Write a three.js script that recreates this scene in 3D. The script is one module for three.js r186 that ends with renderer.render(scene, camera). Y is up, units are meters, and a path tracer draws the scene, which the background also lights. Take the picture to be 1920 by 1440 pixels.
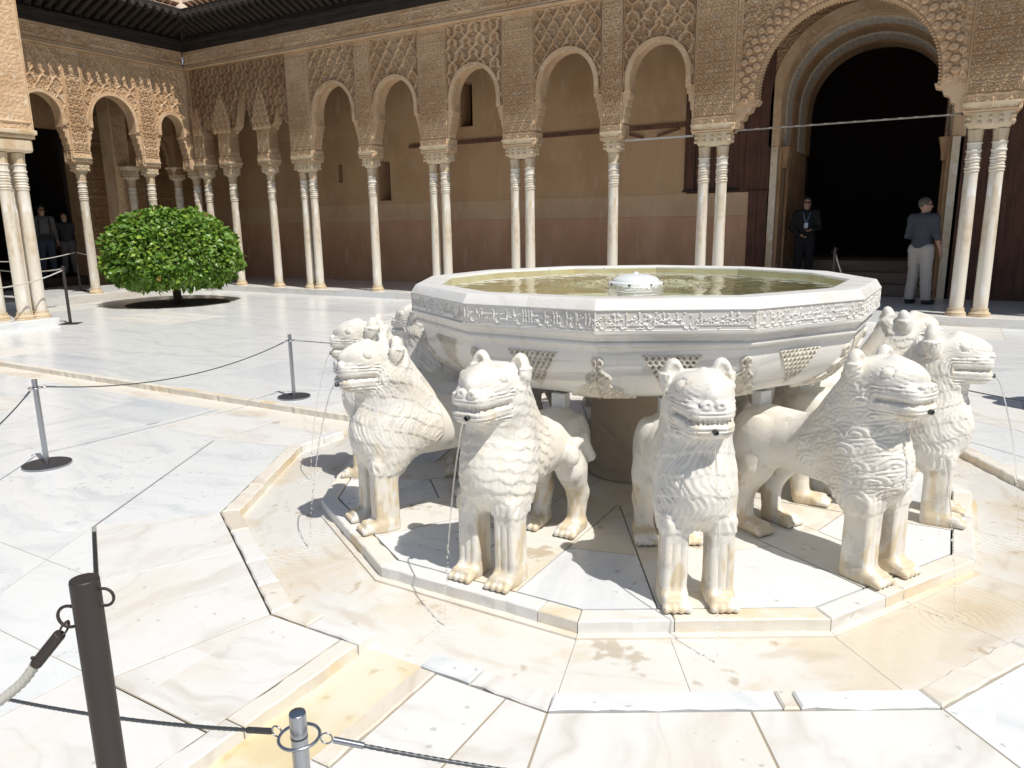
import * as THREE from 'three';
import { mergeGeometries, mergeVertices, toCreasedNormals } from 'three/addons/utils/BufferGeometryUtils.js';
import { RoundedBoxGeometry } from 'three/addons/geometries/RoundedBoxGeometry.js';
import { ImprovedNoise } from 'three/addons/math/ImprovedNoise.js';

// ---------------------------------------------------------------- camera, sky, sun, exposure
const scene = new THREE.Scene();
const camera = new THREE.PerspectiveCamera(54.87, 4 / 3, 0.05, 400);
camera.rotation.order = 'YXZ';
camera.position.set(1.678, 1.6, 4.397);
camera.rotation.set(THREE.MathUtils.degToRad(-12.226), THREE.MathUtils.degToRad(30.424), THREE.MathUtils.degToRad(-0.812), 'YXZ');
camera.updateMatrixWorld();
const SUN = new THREE.Vector3(0.489, 0.857, 0.165).normalize();
const renderer = new THREE.WebGLRenderer({ antialias: true });
renderer.toneMapping = THREE.LinearToneMapping;
renderer.toneMappingExposure = 1.12;
renderer.shadowMap.enabled = true;
{ // a clear sky, bluest overhead and paler towards the horizon and the sun
  const W = 512, H = 256, d = new Float32Array(W * H * 4), v = new THREE.Vector3();
  for (let j = 0; j < H; j++) for (let i = 0; i < W; i++) {
    const el = ((j + 0.5) / H - 0.5) * Math.PI, az = ((i + 0.5) / W - 0.5) * 2 * Math.PI; v.set(Math.cos(el) * Math.cos(az), Math.sin(el), Math.cos(el) * Math.sin(az));
    const e = Math.max(v.y, 0), h = Math.exp(-e * 3.2), g = Math.pow(Math.max(v.dot(SUN), 0), 12) * 0.35, k = 4 * (j * W + i);
    d[k] = 0.105 + 0.20 * h + g; d[k + 1] = 0.165 + 0.20 * h + g * 0.97; d[k + 2] = 0.29 + 0.15 * h + g * 0.9; d[k + 3] = 1;
  }
  const t = new THREE.DataTexture(d, W, H, THREE.RGBAFormat, THREE.FloatType); t.mapping = THREE.EquirectangularReflectionMapping; t.magFilter = t.minFilter = THREE.LinearFilter; t.needsUpdate = true;
  scene.background = t; scene.environment = t;
}
const sun = new THREE.DirectionalLight(new THREE.Color(1.0, 0.955, 0.88), 4.0);
sun.position.copy(SUN).multiplyScalar(60);
sun.target.position.set(0, 0, 0);
sun.castShadow = true;
sun.shadow.mapSize.set(4096, 4096);
Object.assign(sun.shadow.camera, { left: -24, right: 24, top: 24, bottom: -24, near: 1, far: 130 });
scene.add(sun, sun.target);

// ---------------------------------------------------------------- helpers
const R = THREE.MathUtils.degToRad;
const V3 = (x, y, z) => new THREE.Vector3(x, y, z);
let seed = 12345;
function rnd() { seed |= 0; seed = seed + 0x6D2B79F5 | 0; let t = Math.imul(seed ^ seed >>> 15, 1 | seed); t = t + Math.imul(t ^ t >>> 7, 61 | t) ^ t; return ((t ^ t >>> 14) >>> 0) / 4294967296; }
const rr = (a, b) => a + (b - a) * rnd();
const clamp = (x, a = 0, b = 1) => Math.min(b, Math.max(a, x));
const sstep = (a, b, x) => { const t = clamp((x - a) / (b - a)); return t * t * (3 - 2 * t); };
const lerp = (a, b, t) => a + (b - a) * t;
const perlin = new ImprovedNoise();
const n2 = (x, y, z = 0.37) => perlin.noise(x + 91.3, y + 47.7, z + 13.1);
const n3 = (x, y, z) => perlin.noise(x + 91.3, y + 47.7, z + 13.1);
function fbm(x, y, o = 4, z = 0.37) { let s = 0, a = 0.5, f = 1; for (let i = 0; i < o; i++) { s += a * n2(x * f, y * f, z + i * 7.3); a *= 0.5; f *= 2.03; } return s; }
const counts = {};
function numbered(name) { const k = counts[name] = (counts[name] || 0) + 1; return k === 1 ? name : name + '_' + String(k - 1).padStart(3, '0'); }
function shadow(o) { o.castShadow = true; o.receiveShadow = true; return o; }
function tag(o, label, category, group) { o.userData.label = label; o.userData.category = category; if (group) o.userData.group = group; return o; }
function thing(name, label, category, [x, y, z] = [0, 0, 0], turn = 0, group) {
  const o = new THREE.Group(); o.name = numbered(name); o.position.set(x, y, z); o.rotation.y = turn; scene.add(o);
  return tag(o, label, category, group);
}
function struct(name, g, m) { const o = m ? new THREE.Mesh(g, m) : new THREE.Group(); o.name = numbered(name); o.userData.kind = 'structure'; scene.add(o); return shadow(o); }
function part(parent, name, g, m, pos, label) {
  const o = shadow(new THREE.Mesh(g, m)); o.name = name; parent.add(o); if (pos) o.position.set(...pos); if (label) o.userData.label = label; return o;
}
function merge(list) {
  const L = list.map((g) => { const h = g.index ? g.toNonIndexed() : g; for (const k of Object.keys(h.attributes)) if (!['position', 'normal', 'uv'].includes(k)) h.deleteAttribute(k); if (!h.attributes.normal) h.computeVertexNormals(); if (!h.attributes.uv) h.setAttribute('uv', new THREE.BufferAttribute(new Float32Array(h.attributes.position.count * 2), 2)); return h; });
  return L.length === 1 ? L[0] : mergeGeometries(L);
}
// uv in metres from the dominant direction of each face
function boxUV(g, s = 1, ox = 0, oy = 0) {
  const h = g.index ? g.toNonIndexed() : g, p = h.attributes.position, uv = new Float32Array(p.count * 2);
  const a = V3(), b = V3(), c = V3(), n = V3();
  for (let i = 0; i < p.count; i += 3) {
    a.fromBufferAttribute(p, i); b.fromBufferAttribute(p, i + 1); c.fromBufferAttribute(p, i + 2);
    n.copy(b).sub(a).cross(c.clone().sub(a)); const ax = Math.abs(n.x), ay = Math.abs(n.y), az = Math.abs(n.z);
    [a, b, c].forEach((v, k) => { const [u, w] = ay >= ax && ay >= az ? [v.x, v.z] : ax >= az ? [v.z, v.y] : [v.x, v.y]; uv[2 * (i + k)] = u * s + ox; uv[2 * (i + k) + 1] = w * s + oy; });
  }
  h.setAttribute('uv', new THREE.BufferAttribute(uv, 2)); return h;
}
function box(x0, x1, y0, y1, z0, z1) { const g = new THREE.BoxGeometry(x1 - x0, y1 - y0, z1 - z0); g.translate((x0 + x1) / 2, (y0 + y1) / 2, (z0 + z1) / 2); return g; }
function rbox(x0, x1, y0, y1, z0, z1, r = 0.01, seg = 2) { const g = new RoundedBoxGeometry(x1 - x0, y1 - y0, z1 - z0, seg, r); g.translate((x0 + x1) / 2, (y0 + y1) / 2, (z0 + z1) / 2); return g; }
function tube(pts, r, seg = 24, rad = 8, closed = false) { return new THREE.TubeGeometry(new THREE.CatmullRomCurve3(pts, closed), seg, r, rad, closed); }
function lathe(pts, seg = 24) { return new THREE.LatheGeometry(pts.map(([r, y]) => new THREE.Vector2(r, y)), seg); }
function cyl(r0, r1, h, seg = 20) { return new THREE.CylinderGeometry(r0, r1, h, seg); }
function at(g, x, y, z) { g.translate(x, y, z); return g; }
// flat polygon (list of [x,z]) extruded downwards from y with a tiny chamfer at the upper edge
function slab(poly, y, thick, gap = 0.002, cham = 0.001) {
  let area = 0; poly.forEach(([x, z], i) => { const [x2, z2] = poly[(i + 1) % poly.length]; area += x * z2 - x2 * z; });
  const P = area > 0 ? poly.slice().reverse() : poly.slice();           // seen from above, counter-clockwise about +y
  const inset = (d) => P.map((p, i) => {
    const a = P[(i + P.length - 1) % P.length], c = P[(i + 1) % P.length];
    const e1 = [p[0] - a[0], p[1] - a[1]], e2 = [c[0] - p[0], c[1] - p[1]], l1 = Math.hypot(...e1) || 1, l2 = Math.hypot(...e2) || 1;
    const na = [e1[1] / l1, -e1[0] / l1], nb = [e2[1] / l2, -e2[0] / l2], k = 1 + na[0] * nb[0] + na[1] * nb[1];
    return [p[0] - d * (na[0] + nb[0]) / Math.max(k, 0.3), p[1] - d * (na[1] + nb[1]) / Math.max(k, 0.3)];
  });
  const sgn = 1, A = inset(-gap * sgn).map((q, i) => q), top = inset(-(gap + cham) * sgn);
  const cx = P.reduce((s, p) => s + p[0], 0) / P.length, cz = P.reduce((s, p) => s + p[1], 0) / P.length;
  const far = (q, p) => Math.hypot(q[0] - cx, q[1] - cz) > Math.hypot(p[0] - cx, p[1] - cz);
  let o = A, t = top; if (far(A[0], P[0])) { o = inset(gap); t = inset(gap + cham); }
  const pos = []; const tri = (a, b, c) => pos.push(...a, ...b, ...c); const v = (q, yy) => [q[0], yy, q[1]];
  const shape = THREE.ShapeUtils.triangulateShape(t.map((q) => new THREE.Vector2(q[0], q[1])), []);
  for (const [i, j, k] of shape) { const [A1, B1, C1] = [v(t[i], y), v(t[j], y), v(t[k], y)]; const cr = (B1[2] - A1[2]) * (C1[0] - A1[0]) - (B1[0] - A1[0]) * (C1[2] - A1[2]); if (cr > 0) tri(A1, B1, C1); else tri(A1, C1, B1); }
  for (let i = 0; i < P.length; i++) {
    const j = (i + 1) % P.length;
    const quad = (a, b, c, d) => { const n = [(b[1] - a[1]) * (c[2] - a[2]) - (b[2] - a[2]) * (c[1] - a[1]), 0, (b[0] - a[0]) * (c[1] - a[1]) - (b[1] - a[1]) * (c[0] - a[0])]; const out = n[0] * (a[0] + b[0] - 2 * cx) + n[2] * (a[2] + b[2] - 2 * cz); if (out > 0) { tri(a, b, c); tri(a, c, d); } else { tri(a, c, b); tri(a, d, c); } };
    quad(v(t[i], y), v(t[j], y), v(o[j], y - cham), v(o[i], y - cham));
    quad(v(o[i], y - cham), v(o[j], y - cham), v(o[j], y - thick), v(o[i], y - thick));
  }
  const g = new THREE.BufferGeometry(); g.setAttribute('position', new THREE.BufferAttribute(new Float32Array(pos), 3)); g.computeVertexNormals();
  return g;
}
// hand-cut outline: extra points along the edges, pushed in and out by a few millimetres
function rough(poly, amp, step = 0.05) { const out = []; poly.forEach((p, i) => { const q = poly[(i + 1) % poly.length], L = Math.hypot(q[0] - p[0], q[1] - p[1]), n = Math.max(1, Math.floor(L / step)), nx = (q[1] - p[1]) / L, nz = -(q[0] - p[0]) / L; for (let k = 0; k < n; k++) { const t = k / n, d = k ? amp * (rr(-1, 0.6) + (rnd() < 0.12 ? (rnd() < 0.5 ? -1 : 1) * 1.5 : 0)) : 0; out.push([lerp(p[0], q[0], t) + nx * d, lerp(p[1], q[1], t) + nz * d]); } }); return out; }
// clip convex polygon to the half plane  a*x + b*z <= c
function clip(poly, a, b, c) {
  const out = [];
  for (let i = 0; i < poly.length; i++) {
    const p = poly[i], q = poly[(i + 1) % poly.length], dp = a * p[0] + b * p[1] - c, dq = a * q[0] + b * q[1] - c;
    if (dp <= 0) out.push(p);
    if ((dp < 0 && dq > 0) || (dp > 0 && dq < 0)) { const t = dp / (dp - dq); out.push([p[0] + t * (q[0] - p[0]), p[1] + t * (q[1] - p[1])]); }
  }
  return out;
}
function polyArea(p) { let s = 0; p.forEach(([x, z], i) => { const [x2, z2] = p[(i + 1) % p.length]; s += x * z2 - x2 * z; }); return Math.abs(s / 2); }
const dirK = (deg) => [Math.sin(R(deg)), Math.cos(R(deg))];
const polar = (r, deg) => [r * Math.sin(R(deg)), r * Math.cos(R(deg))];
// a relief panel: a grid in the xy plane, 0..w by 0..h, raised along +z by f(x, y) metres
function relief(w, h, step, f, back = 0) {
  const nx = Math.max(2, Math.round(w / step)), ny = Math.max(2, Math.round(h / step));
  const g = new THREE.PlaneGeometry(w, h, nx, ny); g.translate(w / 2, h / 2, 0);
  const p = g.attributes.position, uv = g.attributes.uv;
  for (let i = 0; i < p.count; i++) { const x = p.getX(i), y = p.getY(i), e = Math.min(x, w - x, y, h - y) < 1e-6; p.setZ(i, e ? back : f(x, y)); uv.setXY(i, x, y); }
  g.computeVertexNormals(); return g;
}
// ---------------------------------------------------------------- textures
function tex(size, fn, sx = size) {
  const d = new Uint8Array(sx * size * 4), e = (c) => Math.round(255 * clamp(c <= 0.0031308 ? 12.92 * c : 1.055 * Math.pow(c, 1 / 2.4) - 0.055));
  for (let j = 0; j < size; j++) for (let i = 0; i < sx; i++) { const c = fn(i / sx, j / size), k = 4 * (j * sx + i); d[k] = e(c[0]); d[k + 1] = e(c[1]); d[k + 2] = e(c[2]); d[k + 3] = 255; }
  const t = new THREE.DataTexture(d, sx, size); t.colorSpace = THREE.SRGBColorSpace; t.wrapS = t.wrapT = THREE.RepeatWrapping; t.magFilter = THREE.LinearFilter; t.minFilter = THREE.LinearMipmapLinearFilter; t.generateMipmaps = true; t.needsUpdate = true; return t;
}
function gray(size, fn, sx = size) {
  const d = new Uint8Array(sx * size * 4);
  for (let j = 0; j < size; j++) for (let i = 0; i < sx; i++) { const k = 4 * (j * sx + i); d[k] = d[k + 1] = d[k + 2] = Math.round(255 * clamp(fn(i / sx, j / size))); d[k + 3] = 255; }
  const t = new THREE.DataTexture(d, sx, size); t.wrapS = t.wrapT = THREE.RepeatWrapping; t.magFilter = THREE.LinearFilter; t.minFilter = THREE.LinearMipmapLinearFilter; t.generateMipmaps = true; t.needsUpdate = true; return t;
}
const mixc = (a, b, t) => [lerp(a[0], b[0], t), lerp(a[1], b[1], t), lerp(a[2], b[2], t)];
const std = (o) => new THREE.MeshStandardMaterial(o);
const rep = (t, s) => { t.repeat.set(s, s); return t; };
// marble with long streaks; s metres per texture
function marbleTex(base, vein, stain, amt, z, warm = 0) {
  return rep(tex(1024, (u, v) => {
    const x = u * 4, y = v * 4, w = fbm(x * 0.9, y * 0.9, 4, z) * 0.9;
    const s = fbm(x * 0.55 + w, (y + x * 0.12) * 4.5 + w * 3, 5, z + 3);
    const fine = Math.pow(1 - Math.abs(fbm(x * 0.8 + w * 1.3, y * 2.4 + w * 2, 5, z + 9)) * 2, 14);
    let c = mixc(base, vein, clamp(sstep(0.02, 0.42, s) * amt + fine * amt * 0.55));
    const st = sstep(0.08, 0.38, fbm(x * 1.1, y * 1.5, 5, z + 17) + 0.05 * n2(x * 30, y * 30)) * warm; c = mixc(c, stain, st);
    c = mixc(c, [0.34, 0.32, 0.30], 0.5 * sstep(0.60, 0.70, n2(x * 27, y * 27, z + 5) + 0.3 * n2(x * 2.2, y * 2.2, z + 2))); const g = 1 + 0.02 * n2(x * 60, y * 60, z) + 0.02 * n2(x * 21, y * 21, z); return [c[0] * g, c[1] * g, c[2] * g];
  }), 0.25);
}
const T = {};
T.cool = marbleTex([0.735, 0.745, 0.74], [0.56, 0.58, 0.60], [0.70, 0.665, 0.60], 0.6, 1, 0.12);
T.warm = marbleTex([0.74, 0.725, 0.695], [0.55, 0.50, 0.43], [0.69, 0.61, 0.49], 0.7, 21, 0.35);
T.grey = marbleTex([0.68, 0.695, 0.71], [0.53, 0.555, 0.59], [0.69, 0.67, 0.63], 0.6, 41, 0.1);
T.stain = marbleTex([0.73, 0.69, 0.61], [0.60, 0.52, 0.42], [0.70, 0.56, 0.36], 0.75, 61, 0.95);
const M = {};
const mb = gray(256, (u, v) => 0.5 + 0.25 * n2(u * 40, v * 40) + 0.25 * n2(u * 110, v * 110)); mb.repeat.set(1.3, 1.3);
M.cool = std({ map: T.cool, roughness: 0.27, bumpMap: mb, bumpScale: 0.0004 });
M.warm = std({ map: T.warm, roughness: 0.42, bumpMap: mb, bumpScale: 0.0006 });
M.grey = std({ map: T.grey, roughness: 0.27, bumpMap: mb, bumpScale: 0.0004 });
M.stain = std({ map: T.stain, roughness: 0.5, bumpMap: mb, bumpScale: 0.0012 });
const pitB = gray(512, (u, v) => 0.55 + 0.22 * fbm(u * 14, v * 14, 4, 3) + 0.18 * n2(u * 120, v * 120) - 0.5 * sstep(0.36, 0.5, n2(u * 46, v * 46))); pitB.repeat.set(1.6, 1.6);
M.mortar = std({ color: new THREE.Color().setRGB(0.36, 0.30, 0.22), roughness: 0.95 });
M.dark = std({ color: new THREE.Color().setRGB(0.02, 0.018, 0.016), roughness: 0.9 });
M.steel = std({ color: new THREE.Color().setRGB(0.42, 0.43, 0.45), metalness: 1, roughness: 0.33 });
M.steelDark = std({ color: new THREE.Color().setRGB(0.10, 0.10, 0.105), metalness: 0.7, roughness: 0.5 });
M.bronze = std({ color: new THREE.Color().setRGB(0.055, 0.042, 0.038), metalness: 0.35, roughness: 0.5 });
M.cable = std({ color: new THREE.Color().setRGB(0.13, 0.135, 0.14), metalness: 0.7, roughness: 0.45 });
M.whiteRope = std({ color: new THREE.Color().setRGB(0.5, 0.48, 0.43), roughness: 0.8 });
// ---------------------------------------------------------------- sheets under everything
const CH = [-0.17, 0.125], CZ = [-0.19, 0.165];                        // the two water channels: x range of the north-south one, z range of the east-west one
{ const g = new THREE.PlaneGeometry(160, 160); g.rotateX(-Math.PI / 2); const o = struct('ground', g, M.mortar); o.position.y = -0.16; }
const mats = [M.cool, M.cool, M.cool, M.cool, M.cool, M.cool, M.warm, M.grey];
const court = struct('court_paving');
const grout = [];
function addSlab(parent, name, poly, y, m, o = {}) {
  if (polyArea(poly) < 0.004) return null;
  if (o.rough) poly = rough(poly, o.rough);
  let g = slab(poly, y, o.thick ?? 0.10, o.gap ?? 0.002, o.cham ?? 0.0009);
  if (parent === court) for (let i = 1; i < poly.length - 1; i++) for (const q of [0, i, i + 1]) grout.push(poly[q][0], -0.0018, poly[q][1]);
  g = boxUV(g, 1, o.world ? 0 : rr(0, 4), o.world ? 0 : rr(0, 4));
  if (o.swap) { const uv = g.attributes.uv; for (let i = 0; i < uv.count; i++) uv.setXY(i, uv.getY(i), uv.getX(i)); }
  return part(parent, name, g, m);
}
const sectorPlanes = [...Array(12)].map((_, k) => dirK(30 * k));
function ringPiece(k, a0, a1, u0 = -9, u1 = 9) {                       // part of the 12-sided ring: between apothems a0 and a1, along the side from u0 to u1
  const n = dirK(30 * k), t = [n[1], -n[0]]; let P = [[-9, a0], [9, a0], [9, a1], [-9, a1]].map(([u, a]) => [n[0] * a + t[0] * u, n[1] * a + t[1] * u]);
  for (const s of [-1, 1]) { const d = dirK(30 * k + 15 * s), q = [d[1] * s, -d[0] * s]; P = clip(P, q[0], q[1], 0); }
  P = clip(P, t[0], t[1], u1); return clip(P, -t[0], -t[1], -u0);
}
const AP = 3.085, APO = 3.105;
function courtSlab(poly, m, swap) {                                    // cut away what lies under the fountain apron
  let rest = poly;
  for (const n of sectorPlanes) {
    const outp = clip(rest, -n[0], -n[1], -(APO - (n === sectorPlanes[11] ? 0 : n === sectorPlanes[10] ? 0.008 : 0.016)));
    if (outp.length > 2 && polyArea(outp) > 0.004) addSlab(court, 'paving_slab', outp, 0, m, { swap });
    rest = clip(rest, n[0], n[1], APO - (n === sectorPlanes[11] ? 0 : n === sectorPlanes[10] ? 0.008 : 0.016)); if (rest.length < 3 || polyArea(rest) < 1e-4) return;
  }
}
function rect(x0, x1, z0, z1) { return [[x0, z0], [x1, z0], [x1, z1], [x0, z1]]; }
function fillRows(x0, x1, z0, z1, rowH, len, along) {                  // running courses of slabs
  const L = along === 'x' ? [x0, x1] : [z0, z1], W = along === 'x' ? [z0, z1] : [x0, x1]; const n = Math.max(1, Math.round((W[1] - W[0]) / rowH));
  for (let i = 0; i < n; i++) {
    const w0 = lerp(W[0], W[1], i / n), w1 = lerp(W[0], W[1], (i + 1) / n); let a = L[0];
    a += 0; let first = (i % 2 ? 0.5 : 1) * len;
    while (a < L[1] - 1e-6) { let b = Math.min(L[1], a + first * rr(0.9, 1.1)); if (L[1] - b < 0.5) b = L[1]; first = len; const m = mats[Math.floor(rnd() * 8)]; courtSlab(along === 'x' ? rect(a, b, w0, w1) : rect(w0, w1, a, b), m, along !== 'x'); a = b; }
  }
}
const X0 = -14.85, X1 = 14.85, Z0 = -8.53, Z1 = 8.53;
// strips beside the channels
fillRows(X0, CH[0] - 0.09, -0.95, CZ[0] - 0.08, 0.68, 1.9, 'x'); fillRows(CH[1] + 0.08, X1, -0.95, CZ[0] - 0.08, 0.68, 1.9, 'x');
for (const [a, b, m] of [[X0, -12.7, M.cool], [-12.7, -10.6, M.warm], [-10.6, -8.7, M.grey], [-8.7, -6.75, M.cool], [-6.75, -4.9, M.cool], [-4.9, -3.96, M.grey], [-3.96, -3.83, M.cool], [-3.83, CH[0] - 0.09, M.warm]]) courtSlab(rect(a, b, CZ[1], 0.78), m, false);
fillRows(CH[1] + 0.08, X1, CZ[1], 0.78, 0.68, 1.9, 'x');
// four quarters
fillRows(X0, CH[0] - 0.09, Z0, -0.95, 1.26, 2.1, 'x'); fillRows(CH[1] + 0.08, X1, Z0, -0.95, 1.26, 2.1, 'x');
for (const [a, b, c, d, m] of [[-3.83, CH[0] - 0.09, 0.78, 2.63, M.cool], [-5.6, -3.83, 0.78, 1.62, M.cool], [-7.5, -5.6, 0.78, 1.62, M.warm], [-5.2, -3.83, 1.62, 2.63, M.cool], [-7.5, -5.2, 1.62, 2.63, M.grey], [-2.1, -0.94, 2.63, 4.4, M.cool], [-4.1, -2.1, 2.63, 3.5, M.cool], [-4.1, -2.1, 3.5, 4.4, M.warm], [-0.94, CH[0] - 0.09, 2.63, 4.4, M.warm], [-6.4, -4.1, 2.63, 4.4, M.cool], [-7.5, -6.4, 2.63, 4.4, M.cool]]) courtSlab(rect(a, b, c, d), m, rnd() < 0.5);
fillRows(X0, -7.5, 0.78, 4.4, 1.2, 2.1, 'x'); fillRows(X0, CH[0] - 0.09, 4.4, Z1, 1.37, 2.1, 'x'); fillRows(CH[1] + 0.08, X1, 0.78, Z1, 1.29, 2.1, 'x');
// the apron of slabs round the pool
const cutU = { '-2': [-0.02, 0.02], };
for (let k = -6; k < 6; k++) {
  const w = AP * Math.tan(R(15)); let cuts;
  if (k === 0 || k === -6) cuts = [[-9, CH[0] * (k ? -1 : 1) - 0.09], [CH[1] + 0.08, 9]]; else if (k === 3 || k === -3) cuts = [[-9, -0.27], [0.27, 9]]; else { const c = { '-2': 0.02, '-1': -0.07, 1: 0.02, 2: -0.1 }[k] ?? rr(-0.1, 0.1); cuts = [[-9, c], [c, 9]]; }
  if (k === 0) cuts = [[-9, CH[0] - 0.09], [CH[1] + 0.08, 0.5], [0.5, 9]];
  cuts.forEach(([u0, u1]) => addSlab(court, 'apron_slab', ringPiece(k, 2.462, AP, u0, u1), 0.0005, k === 0 || Math.abs(k) === 1 ? M.warm : k === -2 ? M.cool : rnd() < 0.5 ? M.warm : M.cool, { swap: Math.abs(k) % 3 === 1, gap: k === 0 || k === 1 ? 0.004 : 0.0025 }));
}
// bottom of the joints, the drain slot and its grating
{ const g = mergeGeometries([rect(X0, CH[0] - 0.05, Z0, CZ[0] - 0.02), rect(CH[1] + 0.05, X1, Z0, CZ[0] - 0.02), rect(X0, CH[0] - 0.05, CZ[1] + 0.02, Z1), rect(CH[1] + 0.05, X1, CZ[1] + 0.02, Z1)].map((p) => { const h = new THREE.PlaneGeometry(p[1][0] - p[0][0], p[2][1] - p[1][1]); h.rotateX(-Math.PI / 2); h.translate((p[0][0] + p[1][0]) / 2, -0.102, (p[0][1] + p[2][1]) / 2); return h; })); part(court, 'bedding', g, M.mortar); const q = new THREE.BufferGeometry(); q.setAttribute('position', new THREE.Float32BufferAttribute(grout, 3)); q.computeVertexNormals(); part(court, 'grout', boxUV(q), M.mortar); }
{ const slot = thing('drain_grating', 'narrow steel drain grating in the open slot beside the apron slabs', 'drain grating'), n = dirK(-30), t = [n[1], -n[0]], a = (AP + APO) / 2; const bars = [];
  for (let i = 0; i < 46; i++) { const u = -0.80 + i * 0.035, b = new THREE.BoxGeometry(0.022, 0.006, 0.012); b.rotateY(R(-30)); b.translate(n[0] * a + t[0] * u, -0.03, n[1] * a + t[1] * u); bars.push(b); }
  for (const s of [-1, 1]) { const b = new THREE.BoxGeometry(1.62, 0.006, 0.004); b.rotateY(R(-30)); b.translate(n[0] * (a + s * 0.008), -0.026, n[1] * (a + s * 0.008)); bars.push(b); }
  part(slot, 'bars', mergeGeometries(bars.map(b => b.toNonIndexed())), M.steelDark); const d = box(-0.82, 0.82, -0.098, -0.08, -0.012, 0.012); d.rotateY(R(-30)); d.translate(n[0] * a, 0, n[1] * a); part(slot, 'gutter', d, M.dark); }
{ const g = lathe([[0, 0.004], [0.071, 0.004], [0.074, 0.001], [0.074, -0.002], [0.078, -0.002], [0.078, 0.0025], [0.0785, 0.0]], 48); const o = new THREE.Mesh(boxUV(g), M.cool); o.name = 'floor_disc'; o.position.set(-2.385, 0, 2.335); scene.add(tag(shadow(o), 'round white marble disc set into the paving near the drain slot', 'floor disc')); }

// ---------------------------------------------------------------- pool ring, kerbs and channels
const stainedWorld = (() => {                                          // the wet pool floor: ochre lime stains, seen as blotches with ragged outlines
  const t = tex(1280, (u, v) => {
    const x = u * 10.4 - 5.2, y = v * 10.4 - 5.2, w = fbm(x * 0.9, y * 0.9, 4, 5) * 1.2, a = fbm(x * 1.3 + w, y * 1.3 - w, 5, 11), b = fbm(x * 4 + w * 2, y * 4, 5, 17), f = fbm(x * 22, y * 22, 3, 23);
    const an = Math.atan2(x, y), st = fbm(an * 6 + w, Math.hypot(x, y) * 11 + w * 2, 4, 31);
    let c = mixc([0.72, 0.70, 0.655], [0.675, 0.60, 0.48], sstep(-0.02, 0.34, a + 0.25 * b + 0.12 * f + 0.04));
    c = mixc(c, [0.60, 0.485, 0.32], 0.6 * sstep(0.2, 0.46, fbm(x * 1.9 - w, y * 1.9, 5, 41) + 0.2 * f));
    c = mixc(c, [0.55, 0.47, 0.36], 0.5 * sstep(0.1, 0.4, st)); c = mixc(c, [0.40, 0.31, 0.20], 0.6 * sstep(0.27, 0.4, b + 0.5 * f));
    const g = 1 + 0.06 * f; return [c[0] * g, c[1] * g, c[2] * g];
  }); t.repeat.set(1 / 10.4, 1 / 10.4); t.offset.set(0.5, 0.5); return t;
})();
M.pool = std({ map: stainedWorld, roughness: 0.45, bumpMap: mb, bumpScale: 0.0012 });
const yellowT = rep(tex(1024, (u, v) => { const x = u * 4, y = v * 4, w = fbm(x, y, 4, 7); const a = fbm(x * 1.6 + w, y * 1.6, 5, 3), b = fbm(x * 9, y * 9, 4, 9); let c = mixc([0.73, 0.68, 0.54], [0.68, 0.565, 0.345], sstep(-0.2, 0.25, a + 0.3 * b)); c = mixc(c, [0.5, 0.38, 0.18], 0.6 * sstep(0.2, 0.4, b)); return c; }), 0.25);
M.yellow = std({ map: yellowT, roughness: 0.45, bumpMap: mb, bumpScale: 0.001 });
const pool = struct('pool_floor');
for (let k = -6; k < 6; k++) for (const [u0, u1] of k === 1 ? [[-9, -0.14], [-0.14, 9]] : [[-9, rr(-0.2, 0.2)]].flatMap(([a, b]) => [[a, b], [b, 9]])) addSlab(pool, 'floor_slab', ringPiece(k, 1.86, 2.40, u0, u1), -0.045, M.pool, { world: true, thick: 0.05, gap: 0.001 });
const kerb = struct('pool_kerb');
const kerbG = (k, u0, u1, m) => addSlab(kerb, 'kerb_stone', ringPiece(k, 2.357 + rr(-0.004, 0.004), 2.459, u0, u1), 0.008 + rr(-0.003, 0.003), m, { thick: 0.10, cham: 0.007, gap: 0.003, swap: rnd() < 0.5, rough: 0.0045 });
for (let k = -6; k < 6; k++) {
  const ms = [M.stain, M.warm, M.warm, M.stain, M.warm];
  const pk = () => ms[Math.floor(rnd() * 5)];
  if (k % 3 === 0) { const e = k === 0 ? [CH[0], CH[1]] : k === -6 ? [-CH[1], -CH[0]] : [-0.18, 0.18]; kerbG(k, -9, e[0] - 0.28, k === 0 ? M.stain : pk()); kerbG(k, e[0] - 0.28, e[0], M.warm); kerbG(k, e[1], e[1] + 0.22, M.cool); kerbG(k, e[1] + 0.22, 9, k === 0 ? M.warm : pk()); }
  else if (k === 1) { kerbG(k, -9, 0.13, M.cool); kerbG(k, 0.13, 0.19, M.stain); kerbG(k, 0.19, 9, M.cool); }
  else if (k === -1) { kerbG(k, -9, -0.33, M.stain); kerbG(k, -0.33, 0.1, M.warm); kerbG(k, 0.1, 0.38, M.warm); kerbG(k, 0.38, 9, M.stain); }
  else { const c = rr(-0.3, 0.3); kerbG(k, -9, c, k === -2 ? M.stain : pk()); kerbG(k, c, 9, pk()); }
}
const channel = struct('water_channel');
const chan = (x0, x1, z0, z1, m) => addSlab(channel, 'channel_slab', rect(x0, x1, z0, z1), -0.046, m, { thick: 0.05, gap: 0.001, swap: z1 - z0 > x1 - x0 });
for (let z = 2.30; z < Z1 - 0.1; z += 1.15) { chan(CH[0] - 0.02, CH[1] + 0.02, z, Math.min(z + 1.15, Z1), M.yellow); chan(CH[0] - 0.02, CH[1] + 0.02, -Math.min(z + 1.15, -Z0), -z, M.stain); }
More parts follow.
